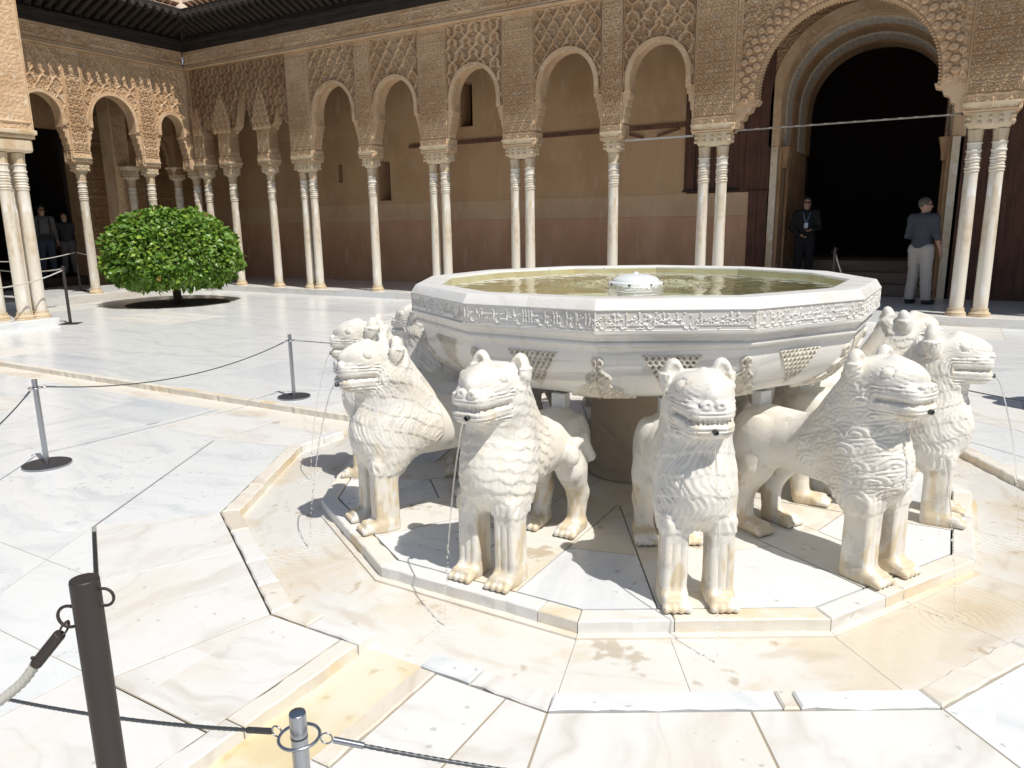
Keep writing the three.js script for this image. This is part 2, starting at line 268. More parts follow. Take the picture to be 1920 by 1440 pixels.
for (let x = 2.30; x < 14.7; x += 1.6) { chan(x, Math.min(x + 1.6, X1), CZ[0] - 0.02, CZ[1] + 0.02, M.stain); chan(-Math.min(x + 1.6, X1), -x, CZ[0] - 0.02, CZ[1] + 0.02, M.stain); }
const edge = (x0, x1, z0, z1, m, h = 0.007) => addSlab(kerb, 'channel_kerb', rect(x0, x1, z0, z1), h, m, { thick: 0.10, cham: 0.006, gap: 0.0028, swap: z1 - z0 > x1 - x0, rough: 0.004 });
for (let z = 2.462, i = 0; z < Z1 - 0.05; i++) { const L = i ? rr(0.8, 1.3) : 0.55, e = Math.min(z + L, Z1); edge(CH[0] - 0.088, CH[0], z, e, i % 2 ? M.warm : M.stain); edge(CH[1], CH[1] + 0.078, z, e, i % 2 ? M.warm : M.stain); edge(CH[0] - 0.088, CH[0], -e, -z, M.warm); edge(CH[1], CH[1] + 0.078, -e, -z, M.warm); z = e; }
for (let x = 2.462; x < X1 - 0.05;) { const e = Math.min(x + rr(1.2, 2.2), X1); edge(-e, -x, CZ[0] - 0.078, CZ[0], M.stain, 0.012); edge(x, e, CZ[0] - 0.078, CZ[0], M.stain); x = e; }

// ---------------------------------------------------------------- platform under the lions
const plat = thing('fountain_platform', 'twelve-sided stone platform with stained kerb under the lions', 'platform');
M.plat = std({ map: stainedWorld, roughness: 0.5, bumpMap: mb, bumpScale: 0.001 });
for (let k = -6; k < 6; k++) {
  const c = { 0: 0.33, 1: -0.12, 2: -0.16, '-1': 0.05 }[k] ?? rr(-0.3, 0.3);
  for (const [u0, u1] of [[-9, c], [c, 9]]) addSlab(plat, 'kerb_stone', ringPiece(k, 1.823, 1.92, u0, u1), 0.021, u0 < -5 && k > -3 ? M.warm : M.stain, { thick: 0.07, cham: 0.005, gap: 0.002, rough: 0.0028 });
  addSlab(plat, 'lower_step', ringPiece(k, 1.90, 1.952), -0.034, M.stain, { thick: 0.03, gap: 0.001 });
  const n = dirK(30 * k), t = [n[1], -n[0]], W = 0.172; const P = (u, a) => [n[0] * a + t[0] * u, n[1] * a + t[1] * u];
  addSlab(plat, 'lion_slab', [P(-W + 0.003, 0.66), P(W - 0.003, 0.66), P(W - 0.003, 1.82), P(-W + 0.003, 1.82)], 0.020, M.plat, { world: true, thick: 0.06, gap: 0.002 });
  const n1 = dirK(30 * k + 30), t1 = [n1[1], -n1[0]], b = dirK(30 * k + 15);
  let w = rect(-3, 3, -3, 3); w = clip(w, -t[0], -t[1], -W); w = clip(w, t1[0], t1[1], -W); w = clip(w, n[0], n[1], 1.818); w = clip(w, n1[0], n1[1], 1.818); w = clip(w, -b[0], -b[1], -0.4);
  addSlab(plat, 'white_tile', clip(w, -b[0], -b[1], -1.31), 0.019, M.grey.clone(), { thick: 0.06, gap: 0.0025, swap: k % 2 === 0 }).material = k % 3 ? M.cool : M.grey;
  addSlab(plat, 'stained_tile', clip(w, b[0], b[1], 1.306), 0.018, M.plat, { world: true, thick: 0.06, gap: 0.0015 });
}
{ const g = new THREE.CylinderGeometry(0.70, 0.70, 0.05, 12); g.translate(0, -0.009, 0); part(plat, 'centre_slab', boxUV(g), M.plat); }
// ---------------------------------------------------------------- surface nets on a sampled field (negative inside)
function surfaceNets(field, nx, ny, nz, org, cell) {
  const idx = new Int32Array(nx * ny * nz).fill(-1), pos = [], quads = []; const sy = nx, sz = nx * ny;
  for (let k = 0; k < nz - 1; k++) for (let j = 0; j < ny - 1; j++) for (let i = 0; i < nx - 1; i++) {
    const o = i + j * sy + k * sz; let m = 0; const d = [field[o], field[o + 1], field[o + sy], field[o + sy + 1], field[o + sz], field[o + sz + 1], field[o + sz + sy], field[o + sz + sy + 1]];
    for (let q = 0; q < 8; q++) if (d[q] < 0) m |= 1 << q;
    if (m === 0 || m === 255) continue;
    let X = 0, Y = 0, Z = 0, c = 0;
    for (let q = 0; q < 8; q++) for (const b of [1, 2, 4]) { if (q & b) continue; const r = q | b; if ((d[q] < 0) === (d[r] < 0)) continue; const t = d[q] / (d[q] - d[r]); X += (q & 1) + (b === 1 ? t : 0); Y += (q >> 1 & 1) + (b === 2 ? t : 0); Z += (q >> 2 & 1) + (b === 4 ? t : 0); c++; }
    idx[o] = pos.length / 3; pos.push(org[0] + (i + X / c) * cell, org[1] + (j + Y / c) * cell, org[2] + (k + Z / c) * cell);
  }
  for (let k = 1; k < nz - 1; k++) for (let j = 1; j < ny - 1; j++) for (let i = 1; i < nx - 1; i++) {
    const o = i + j * sy + k * sz, a = field[o] < 0;
    const put = (p, q, r, s, flip) => { if (p < 0 || q < 0 || r < 0 || s < 0) return; if (flip) quads.push(p, s, r, p, r, q); else quads.push(p, q, r, p, r, s); };
    if (a !== field[o + 1] < 0) put(idx[o - sy - sz], idx[o - sz], idx[o], idx[o - sy], !a);
    if (a !== field[o + sy] < 0) put(idx[o - 1 - sz], idx[o - 1], idx[o], idx[o - sz], !a);
    if (a !== field[o + sz] < 0) put(idx[o - 1 - sy], idx[o - sy], idx[o], idx[o - 1], !a);
  }
  const g = new THREE.BufferGeometry(); g.setAttribute('position', new THREE.BufferAttribute(new Float32Array(pos), 3)); g.setIndex(quads); g.computeVertexNormals(); return g;
}
const smin = (a, b, k) => { const h = Math.max(k - Math.abs(a - b), 0) / k; return Math.min(a, b) - h * h * k * 0.25; };
function cap(x, y, z, ax, ay, az, ra, bx, by, bz, rb) {
  const dx = bx - ax, dy = by - ay, dz = bz - az, px = x - ax, py = y - ay, pz = z - az;
  const t = clamp((px * dx + py * dy + pz * dz) / (dx * dx + dy * dy + dz * dz + 1e-9));
  return Math.hypot(px - t * dx, py - t * dy, pz - t * dz) - (ra + t * (rb - ra));
}
function ell(x, y, z, cx, cy, cz, rx, ry, rz) { const a = (x - cx) / rx, b = (y - cy) / ry, c = (z - cz) / rz, k = Math.sqrt(a * a + b * b + c * c), k2 = Math.sqrt(a * a / rx / rx + b * b / ry / ry + c * c / rz / rz) + 1e-9; return k * (k - 1) / k2; }
function rb3(x, y, z, cx, cy, cz, hx, hy, hz, r) { const a = Math.abs(x - cx) - hx + r, b = Math.abs(y - cy) - hy + r, c = Math.abs(z - cz) - hz + r; return Math.hypot(Math.max(a, 0), Math.max(b, 0), Math.max(c, 0)) + Math.min(Math.max(a, b, c), 0) - r; }
// ---------------------------------------------------------------- the stone lion: x sideways, y up, z towards the water jet (z is the distance from the fountain axis)
function lionBase(x, y, z) {
  const X = Math.abs(x); let d;
  d = cap(x * 1.06, y, z, 0, 0.505, 1.07, 0.148, 0, 0.505, 1.45, 0.152);
  d = smin(d, ell(x, y, z, 0, 0.505, 1.665, 0.158, 0.205, 0.198), 0.06);
  d = smin(d, cap(x, y, z, 0, 0.57, 1.46, 0.125, 0, 0.84, 1.635, 0.118), 0.07);
  d = smin(d, cap(x, y, z, 0, 0.58, 1.66, 0.14, 0, 0.84, 1.70, 0.118), 0.06);
  // legs
  const lx = 0.094;
  if (y < 0.62) {
    let f = ell(X, y, z, 0.092, 0.43, 1.68, 0.072, 0.16, 0.105);
    f = smin(f, rb3(X, y, z, lx + (0.36 - y) * 0.012, 0.19, 1.735, 0.054, 0.20, 0.066, 0.022), 0.03);
    f = smin(f, rb3(X, y, z, lx + 0.004, 0.028, 1.775, 0.054, 0.03, 0.085, 0.018), 0.03);
    for (let i = 0; i < 4; i++) f = smin(f, cap(X, y, z, lx - 0.039 + i * 0.0285, 0.034, 1.80, 0.016, lx - 0.042 + i * 0.0305, 0.020, 1.868, 0.0165), 0.007);
    d = smin(d, f, 0.03);
    let h = ell(X, y, z, 0.095, 0.45, 1.09, 0.072, 0.185, 0.145);
    h = smin(h, cap(X * 1.05, y, z, 0.105, 0.34, 1.12, 0.078, 0.108, 0.20, 1.05, 0.058), 0.05);
    h = smin(h, cap(X * 1.05, y, z, 0.108, 0.20, 1.045, 0.056, 0.108, 0.05, 1.065, 0.05), 0.03);
    h = smin(h, rb3(X, y, z, 0.106, 0.028, 1.12, 0.053, 0.03, 0.085, 0.018), 0.03);
    for (let i = 0; i < 4; i++) h = smin(h, cap(X, y, z, 0.067 + i * 0.0285, 0.034, 1.15, 0.016, 0.064 + i * 0.0295, 0.020, 1.215, 0.0165), 0.007);
    d = smin(d, h, 0.04);
    // tail over the left hip with a tuft
    if (x > -0.05) {
      let t = cap(x, y, z, 0.02, 0.46, 0.945, 0.03, 0.10, 0.36, 0.955, 0.028);
      t = smin(t, cap(x, y, z, 0.10, 0.36, 0.955, 0.028, 0.165, 0.40, 1.03, 0.027), 0.01);
      t = smin(t, cap(x, y, z, 0.165, 0.40, 1.03, 0.027, 0.165, 0.53, 1.13, 0.026), 0.01);
      t = smin(t, cap(x, y, z, 0.165, 0.53, 1.13, 0.026, 0.16, 0.51, 1.215, 0.03), 0.01);
      t = smin(t, ell(x, y, z, 0.155, 0.455, 1.24, 0.045, 0.055, 0.048), 0.015);
      d = smin(d, t, 0.012);
    }
  }
  // head
  let face = 1;
  if (y > 0.66) {
    let h = rb3(x, y, z, 0, 0.872 , 1.70, 0.117, 0.112, 0.125, 0.07);
    const slope = (z - 1.74) * 0.30;
    h = smin(h, rb3(x * (1 + Math.max(0, z - 1.80) * 1.1), y + Math.max(0, slope) * sstep(0.82, 0.93, y), z, 0, 0.845, 1.815, 0.104, 0.092, 0.105, 0.05), 0.035);
    h = smin(h, cap(x, y, z, 0, 0.925, 1.885, 0.022, 0, 0.985, 1.75, 0.026), 0.03);           // bridge of the nose
    h = smin(h, ell(x, y, z, 0, 0.925, 1.79, 0.098, 0.062, 0.10), 0.04);                       // full forehead and cheeks
    h = smin(h, ell(X, y, z, 0.027, 0.893, 1.908, 0.025, 0.019, 0.020), 0.005);                // nostril lobes
    face = h;
    d = smin(d, h, 0.035);
    let e = ell(X, y, z - (y - 0.98) * -0.12, 0.100, 0.952, 1.64, 0.047, 0.078, 0.042);
    const hol = ell(X, y, z - (y - 0.98) * -0.12, 0.097, 0.962, 1.680, 0.029, 0.056, 0.027);
    e = Math.max(e, -hol); d = smin(d, e, 0.008);
  }
  return [d, face];
}
// raised carving of mane and face in metres
function lionCarve(x, y, z, face, style) {
  let h = 0; const X = Math.abs(x);
  const rbd = y > 0.66 ? lerp(1.40, 1.545, clamp((y - 0.66) / 0.2)) : y > 0.48 ? lerp(1.40, 1.40, 1) : lerp(1.40, 1.56, clamp((0.48 - y) / 0.16));
  const low = 0.318 + 0.02 * Math.cos(z * 20), mz = sstep(0, 0.012, z - rbd) * sstep(0, 0.012, y - low);
  const inFace = sstep(0.03, 0.0, face) * sstep(1.565, 1.60, z - Math.max(0, 0.80 - y) * 1.1);
  const m = mz * (1 - inFace) * (y < 0.97 ? 1 : 0);
  if (m > 0.001) {
    const th = Math.atan2(x, z - 1.56), back = z < 1.56 ? (1.56 - z) : 0;
    const w1 = n3(x * 11 + style, y * 11, z * 11), w2 = n3(x * 26, y * 26 + style, z * 26);
    const arc = th * 0.165 + 0.012 * w1 + 0.004 * w2, v = y + back * 0.3 + 0.055 * Math.abs(th) + 0.014 * n3(x * 9, y * 9 - style, z * 9);
    const wear = 0.6 + 0.6 * sstep(-0.45, 0.35, n3(x * 7 - style * 3, y * 7, z * 7)); let p = 0;
    const fringe = sstep(0.40, 0.36, y);
    if (style === 0) {                                              // overlapping scales, plain strands below
      const row = Math.floor(v / 0.05), fy = v / 0.05 - row, u = arc / 0.058 + (row & 1) * 0.5, fu = u - Math.floor(u) - 0.5;
      const dd = fy - (0.12 + 1.5 * fu * fu), edge = dd > 0 ? 1 : 0;
      p = edge ? 0.0066 * (1 - 0.75 * sstep(0, 0.9, dd)) : 0.0066 * (0.25 - 0.1 * (0.12 + 1.5 * fu * fu)); p += 0.0012 * Math.sin(fu * 22);
    } else if (style === 1) {                                       // rows of curved locks, each cut with two or three lines
      const row = Math.floor(v / 0.085), fy = v / 0.085 - row, bend = arc + 0.016 * Math.sin(fy * 3 + row * 1.9) , u = bend / 0.046 + (row & 1) * 0.5, fu = u - Math.floor(u) - 0.5;
      p = 0.0044 * (1 - fy) + 0.0034 * Math.cos(u * 2 * Math.PI * 3) * sstep(0, 0.2, fy) + 0.0034 * (1 - 4 * fu * fu);
    } else {                                                        // nested arcs
      const row = Math.floor(v / 0.07), fy = v / 0.07 - row, u = arc / 0.09 + (row & 1) * 0.5, fu = u - Math.floor(u) - 0.5;
      const r = Math.hypot(fu * 0.09, (fy - 0.05) * 0.07), r2 = Math.hypot((Math.abs(fu) - 0.5) * 0.09, (fy + 0.95) * 0.07), q = r < 0.045 ? r : r2;
      p = 0.0042 * Math.cos(q * 2 * Math.PI / 0.0175) + (r < 0.045 ? 0.0022 : 0);
    }
    p = lerp(p, 0.0046 * Math.cos(arc * 2 * Math.PI / 0.021 + w1 * 2), fringe) * wear;
    h += m * (0.006 + p);
  }
  if (y > 0.66 && face < 0.04 && z > 1.6) {                          // face
    const k = sstep(0.03, 0.0, face);
    // mouth: s runs from the front centre round to the side
    const my = 0.825 + X * 0.05, s = z > 1.86 ? X : X + (1.86 - z), open = sstep(0.0145, 0.0115, Math.abs(y - my)) * sstep(1.745, 1.757, z);
    const tooth = Math.max(sstep(0.0065, 0.004, Math.abs(((s / 0.0185) % 1) * 0.0185 - 0.00925) - 0.0015 + 0.002)) * sstep(0.0018, 0.004, Math.abs(y - my));
    h += k * open * (-0.022 + 0.016 * tooth);
    const dz = Math.max(0, 1.75 - z), dy = Math.max(0, Math.abs(y - my) - 0.016), e = Math.hypot(dz, dy * 1.05);
    if (open < 0.01) {
      const below = y < my ? 1 : 0, lim = below ? 0.075 : 0.05;
      const wgt = sstep(0.001, 0.012, e) * sstep(lim + 0.012, lim, e) * (z > 1.665 ? 1 : 0);
      h += k * 0.0040 * wgt * Math.cos((e - 0.008) * 2 * Math.PI / 0.0165);
      // muzzle wrinkles rising to the eye
      const q = y - 0.86 - (1.9 - z) * 0.28; if (y > 0.87 && z > 1.72 && X > 0.045) h += k * 0.0026 * (0.4 + 0.6 * sstep(-0.2, 0.3, n3(x * 14, y * 14, z * 14))) * Math.cos((q + 0.012 * n3(x * 9, y * 9, z * 9)) * 2 * Math.PI / 0.019) * sstep(0.87, 0.89, y) * sstep(0.965, 0.95, y);
    }
    const ed = Math.hypot((z - 1.785) * 1.0, (y - 0.945) * 1.15, (X - 0.092) * 0.8);
    h += k * 0.0085 * sstep(0.034, 0.028, ed) * Math.cos(ed * 2 * Math.PI / 0.020);
    const nd = Math.hypot(X - 0.026, y - 0.893, (z - 1.92) * 0.5); h -= 0.012 * sstep(0.010, 0.005, nd);
    h -= k * 0.004 * sstep(0.003, 0.0, Math.abs(X - 0.004)) * sstep(1.88, 1.90, z) * sstep(0.84, 0.86, y) * sstep(0.89, 0.87, y);
    // rim behind the cheek
    const ck = Math.abs(z - (1.655 - Math.max(0, 0.86 - y) * 0.25)); if (X > 0.07) h += k * 0.005 * sstep(0.008, 0.003, ck) * sstep(0.74, 0.78, y) * sstep(0.95, 0.93, y);
  }
  if (style === 2 && z > 1.75 && y > 0.34 && y < 0.70) h -= 0.007 * sstep(0.006, 0.003, Math.abs(x - 0.018 - 0.018 * n3(1.5, y * 13, 2) - 0.006 * n3(4, y * 40, 2)));
  h += 0.0007 * n3(x * 30, y * 30, z * 30) + 0.0018 * n3(x * 8, y * 8, z * 8 + style * 5);
  if (y < 0.30 && z > 1.6) { const lx = X - 0.097; h -= 0.005 * (sstep(0.006, 0.002, Math.abs(lx - 0.017)) + sstep(0.006, 0.002, Math.abs(lx + 0.017))) * sstep(1.78, 1.795, z) * sstep(0.06, 0.08, y) * sstep(0.30, 0.27, y); }
  if (y < 0.30 && y > 0.07 && z > 1.6) { h -= 0.004 * sstep(0.006, 0.002, Math.abs(z - 1.775)) * sstep(0.035, 0.045, Math.abs(X - 0.097)); }
  return h;
}
const LION0 = 1.42;                                                   // the group stands here on the platform
function lionFields() {
  const cell = LIONCELL, org = [-0.215, -0.012, 0.90], nx = Math.ceil(0.43 / cell), ny = Math.ceil(1.075 / cell), nz = Math.ceil(1.045 / cell);
  const base = new Float32Array(nx * ny * nz), face = new Float32Array(nx * ny * nz);
  let o = 0; for (let k = 0; k < nz; k++) for (let j = 0; j < ny; j++) for (let i = 0; i < nx; i++, o++) { const r = lionBase(org[0] + i * cell, org[1] + j * cell, org[2] + k * cell); base[o] = r[0]; face[o] = r[1]; }
  return { base, face, nx, ny, nz, org, cell };
}
function lionGeo(F, style) {
  const { base, face, nx, ny, nz, org, cell } = F, f = new Float32Array(base.length);
  let o = 0; for (let k = 0; k < nz; k++) for (let j = 0; j < ny; j++) for (let i = 0; i < nx; i++, o++) { let d = base[o]; if (Math.abs(d) < 0.035) d -= lionCarve(org[0] + i * cell, org[1] + j * cell, org[2] + k * cell, face[o], style); f[o] = Math.max(d, -(org[1] + j * cell)); }
  const g = surfaceNets(f, nx, ny, nz, org, cell), p = g.attributes.position, col = new Float32Array(p.count * 3), uvA = new Float32Array(p.count * 2);
  const W = [0.77, 0.735, 0.665], Gy = [0.66, 0.64, 0.61], Oc = [0.645, 0.525, 0.345], Wm = [0.76, 0.685, 0.55];
  for (let i = 0; i < p.count; i++) {
    const x = p.getX(i), y = p.getY(i), z = p.getZ(i), s = style * 31;
    let c = mixc(W, Gy, 0.55 * sstep(0.12, 0.4, n3(x * 3 + s, y * 9 + z * 4, z * 3)) + 0.3 * sstep(0.1, 0.35, n3(x * 18, y * 7 + s, z * 18)));
    c = mixc(c, Wm, 0.4 * sstep(0.0, 0.3, n3(x * 5, y * 5 - s, z * 5) + 0.1 * n3(x * 40, y * 12, z * 40)));
    const oc = n3(x * 16 + s, y * 5, z * 16) * 0.9 + 0.5 * n3(x * 50, y * 14, z * 50);                  // lime and rust stains on feet and shins
    c = mixc(c, Oc, 0.85 * sstep(0.0, 0.35, oc + (y < 0.075 ? 0.30 : y < 0.30 ? (0.30 - y) * 0.55 - 0.12 : -0.6)));
    c = mixc(c, Oc, 0.5 * sstep(0.15, 0.45, n3(x * 14 - s, y * 4, z * 14) + (z > 1.84 && y > 0.74 && y < 0.83 ? 0.1 : -0.35)));
    const dk = sstep(0.25, 0.5, n3(x * 10, y * 10 + s, z * 10) + 0.3 * n3(x * 60, y * 60, z * 60)); c = mixc(c, [0.50, 0.47, 0.42], 0.5 * dk);
    col.set(c, 3 * i); uvA[2 * i] = x + z; uvA[2 * i + 1] = y;
  }
  g.setAttribute('uv', new THREE.BufferAttribute(uvA, 2)); g.setAttribute('color', new THREE.BufferAttribute(col, 3)); g.translate(0, 0, -LION0); return g;
}
// ---------------------------------------------------------------- carved ornament, drawn once on a canvas and read back as height
function heightCanvas(w, h, draw, blur = 1) {
  const c = document.createElement('canvas'); c.width = w; c.height = h; const x = c.getContext('2d'); x.fillStyle = '#000'; x.fillRect(0, 0, w, h); x.strokeStyle = x.fillStyle = '#fff'; x.lineCap = 'round'; x.lineJoin = 'round'; draw(x, w, h);
  const d = x.getImageData(0, 0, w, h).data; let a = new Float32Array(w * h); for (let i = 0; i < w * h; i++) a[i] = d[4 * i] / 255;
  for (let b = 0; b < blur; b++) { const o = new Float32Array(w * h); for (let j = 0; j < h; j++) for (let i = 0; i < w; i++) { let s = 0, n = 0; for (let q = -1; q < 2; q++) for (let p = -1; p < 2; p++) { const I = i + p, J = j + q; if (I < 0 || J < 0 || I >= w || J >= h) continue; s += a[J * w + I]; n++; } o[j * w + i] = s / n; } a = o; }
  return (u, v) => { u -= Math.floor(u); v = clamp(v, 0, 0.9999); const X = u * w, Y = (1 - v) * (h - 1), i = Math.floor(X), j = Math.floor(Y), fx = X - i, fy = Y - j, I = (i + 1) % w, J = Math.min(j + 1, h - 1); i; return lerp(lerp(a[j * w + (i % w)], a[j * w + I], fx), lerp(a[J * w + (i % w)], a[J * w + I], fx), fy); };
}
// bands of angular and cursive Arabic-like lettering over small scrolls
function lettering(x, w, h, sd, dense = 1) {
  seed = sd; const lw = h * 0.062; x.lineWidth = lw; let px = w * 0.01;
  const base = h * 0.74;
  while (px < w * 0.985) {
    const k = rnd(), s = h * rr(0.16, 0.26); x.lineWidth = lw * rr(0.85, 1.15); x.beginPath();
    if (k < 0.36) { x.moveTo(px, h * 0.10 + rr(0, 0.08) * h); x.quadraticCurveTo(px + lw * 0.6, h * 0.4, px, base); x.lineTo(px + s * 0.9, base); x.stroke(); x.beginPath(); x.moveTo(px - lw * 0.7, h * 0.2); x.lineTo(px, h * 0.1); px += s * 0.85; }
    else if (k < 0.39) { x.moveTo(px, h * 0.12); x.bezierCurveTo(px + s * 0.1, h * 0.5, px + s * 0.9, h * 0.45, px + s * 1.1, base); x.moveTo(px + s * 1.2, h * 0.12); x.bezierCurveTo(px + s * 1.1, h * 0.5, px + s * 0.2, h * 0.5, px, base); x.lineTo(px + s * 1.2, base); px += s * 1.5; }
    else if (k < 0.68) { x.arc(px + s * 0.5, base - s * 0.38, s * 0.36, 0, 7); x.moveTo(px + s, base); x.lineTo(px, base); px += s * 1.15; }
    else if (k < 0.84) { x.moveTo(px + s * 1.6, base - s * 0.5); x.bezierCurveTo(px + s * 1.7, h * 0.99, px - s * 0.4, h * 1.02, px, base - s * 0.25); px += s * 1.5; }
    else { x.moveTo(px, base); for (let i = 0; i < 3; i++) { x.lineTo(px + s * 0.35 * i, base - s * 0.5); x.lineTo(px + s * 0.35 * i + s * 0.08, base); x.lineTo(px + s * 0.35 * (i + 1), base); } px += s * 1.1; }
    x.stroke();
  }
  for (px = w * 0.02; px < w * 0.98;) { const s = h * rr(0.10, 0.2); x.lineWidth = lw * 0.8; x.beginPath(); const k = rnd(), b = h * rr(0.38, 0.52); if (k < 0.4) { x.arc(px + s * 0.4, b, s * 0.36, rr(0, 3), rr(4, 6)); } else if (k < 0.7) { x.moveTo(px, b + s * 0.4); x.bezierCurveTo(px + s * 0.3, b - s * 0.8, px + s * 0.7, b + s * 0.8, px + s * 1.1, b - s * 0.5); } else { x.moveTo(px, h * 0.9); x.quadraticCurveTo(px + s * 0.6, h * 0.97, px + s, h * 0.84); } x.stroke(); px += s * rr(0.9, 1.4); }
  x.lineWidth = lw * 0.55; const nS = Math.round(w / h * 5 * dense);
  for (let i = 0; i < nS; i++) { const cx = rr(0, w), cy = rr(0.12, 0.62) * h, r = h * rr(0.05, 0.1), a0 = rr(0, 6); x.beginPath(); for (let t = 0; t < 16; t++) { const q = r * (1 - t / 22), a = a0 + t * 0.42; x[t ? 'lineTo' : 'moveTo'](cx + q * Math.cos(a), cy + q * Math.sin(a)); } x.stroke(); }
}
// dense leaf-and-scroll work, mirrored about its middle; repeats every tile
function arabesque(x, w, h, sd) {
  seed = sd; x.lineWidth = w * 0.030;
  const half = (f) => { x.save(); f(); x.restore(); x.save(); x.translate(w, 0); x.scale(-1, 1); f(); x.restore(); };
  const sp = []; for (let i = 0; i < 26; i++) sp.push([rr(0.02, 0.5) * w, rr(0, 1) * h, w * rr(0.05, 0.10), rr(0, 6.28), rnd() < 0.5 ? 1 : -1]);
  half(() => { for (const [cx, cy, r, a0, s] of sp) for (const oy of [-h, 0, h]) { x.beginPath(); for (let t = 0; t < 18; t++) { const q = r * (1 - t / 23), a = a0 + s * t * 0.45; x[t ? 'lineTo' : 'moveTo'](cx + q * Math.cos(a), cy + oy + q * Math.sin(a)); } x.stroke(); x.beginPath(); x.ellipse(cx + r * 1.15 * Math.cos(a0), cy + oy + r * 1.15 * Math.sin(a0), r * 0.42, r * 0.2, a0 + 1, 0, 7); x.fill(); } });
  x.lineWidth = w * 0.042;
  half(() => { for (const oy of [0, h / 2]) { x.beginPath(); x.moveTo(0, oy); x.bezierCurveTo(w * 0.05, oy + h * 0.14, w * 0.32, oy + h * 0.1, w * 0.5, oy + h * 0.25); x.bezierCurveTo(w * 0.32, oy + h * 0.4, w * 0.05, oy + h * 0.36, 0, oy + h * 0.5); x.stroke(); } });
}
const letterA = heightCanvas(1400, 190, (x, w, h) => lettering(x, w, h, 71, 1.2));
const letterB = heightCanvas(1400, 190, (x, w, h) => lettering(x, w, h, 173, 1));
const arabA = heightCanvas(420, 420, (x, w, h) => arabesque(x, w, h, 301));
const arabB = heightCanvas(420, 420, (x, w, h) => arabesque(x, w, h, 417));

// ---------------------------------------------------------------- the basin
const BROT = -1.4;
M.basin = std({ map: T.warm, roughness: 0.42, bumpMap: mb, bumpScale: 0.0008 });
const basinGreyT = rep(tex(1024, (u, v) => { const x = u * 4, y = v * 4; const w = fbm(x * 0.7, y * 2, 4, 2), s = fbm(x * 0.35 + w * 0.4, y * 9 + w * 2, 5, 8), t = fbm(x * 30, y * 0.8, 3, 19); let c = mixc([0.79, 0.77, 0.72], [0.52, 0.50, 0.48], 0.8 * sstep(0.0, 0.35, s)); c = mixc(c, [0.66, 0.58, 0.45], 0.35 * sstep(0.1, 0.4, t)); return c; }), 0.25);
M.carved = std({ map: basinGreyT, vertexColors: true, roughness: 0.5, bumpMap: mb, bumpScale: 0.0006 });
M.basinGrey = std({ map: basinGreyT, roughness: 0.45, bumpMap: mb, bumpScale: 0.0006 });
const basin = thing('fountain_basin', 'large twelve-sided white marble basin resting on the lions, full of water', 'fountain basin');
basin.rotation.y = R(BROT);
const C15 = Math.cos(R(15)), T15 = Math.tan(R(15));
function dodeca(prof, m, name, uvs = 1) {
  let g = new THREE.LatheGeometry(prof.map(([r, y]) => new THREE.Vector2(r, y)), 12, R(15), Math.PI * 2); g = toCreasedNormals(g.toNonIndexed(), R(24)); g = boxUV(g, uvs); return part(basin, name, g, m);
}
const arc = (r, y, rad, a0, a1, n = 5) => [...Array(n)].map((_, i) => { const a = R(lerp(a0, a1, i / (n - 1))); return [r + rad * Math.cos(a), y + rad * Math.sin(a)]; });
dodeca([[1.2245, 1.246], [1.225, 1.25], ...arc(1.234, 1.252, 0.01, 180, 90, 4), [1.355, 1.264], ...arc(1.362, 1.254, 0.01, 90, 45, 3), [1.398, 1.217], [1.3985, 1.2135]], M.basin, 'rim');
dodeca([[1.392, 1.2135], [1.392, 1.1195], [1.3985, 1.1175], ...arc(1.386, 1.112, 0.012, 30, -60, 4), [1.374, 1.098], [1.366, 1.088], [1.362, 1.078], [1.362, 1.070], ...arc(1.352, 1.052, 0.015, 70, -80, 7), [1.336, 1.034], [1.3325, 1.018]].filter((p, i, a) => !i || p[1] < a[i - 1][1] + 1e-6), M.basinGrey, 'moulding');
M.innerWall = std({ map: T.stain, color: new THREE.Color().setRGB(0.66, 0.64, 0.45), roughness: 0.7, bumpMap: mb, bumpScale: 0.002 });
dodeca([[1.214, 1.058], [1.2245, 1.245]], M.innerWall, 'inner_wall');
dodeca([[1.10, 0.7565], [1.07, 0.744], [0.9, 0.738], [0.20, 0.738]], M.basinGrey, 'underside');
for (let k = 0; k < 12; k++) {                                         // inscription panels
  const w = 2 * 1.3985 * Math.sin(R(15)) - 0.002, h = 0.096, L = k % 2 ? letterA : letterB, off = (k * 0.37) % 1;
  const g = relief(w, h, 0.003, (x, y) => { const b = Math.min(y, h - y), e = Math.min(x, w - x); if (b < 0.004) return 0.003; if (e < 0.005) return 0.002; return 0.0075 * Math.pow(L(off + x / w * 1.08, (y - 0.004) / (h - 0.008)), 0.8) - 0.0045; });
  g.translate(-w / 2, 1.1185, 1.3985 * C15 - 0.004); g.rotateY(R(30 * k)); part(basin, 'inscription_panel', g, M.basin);
}
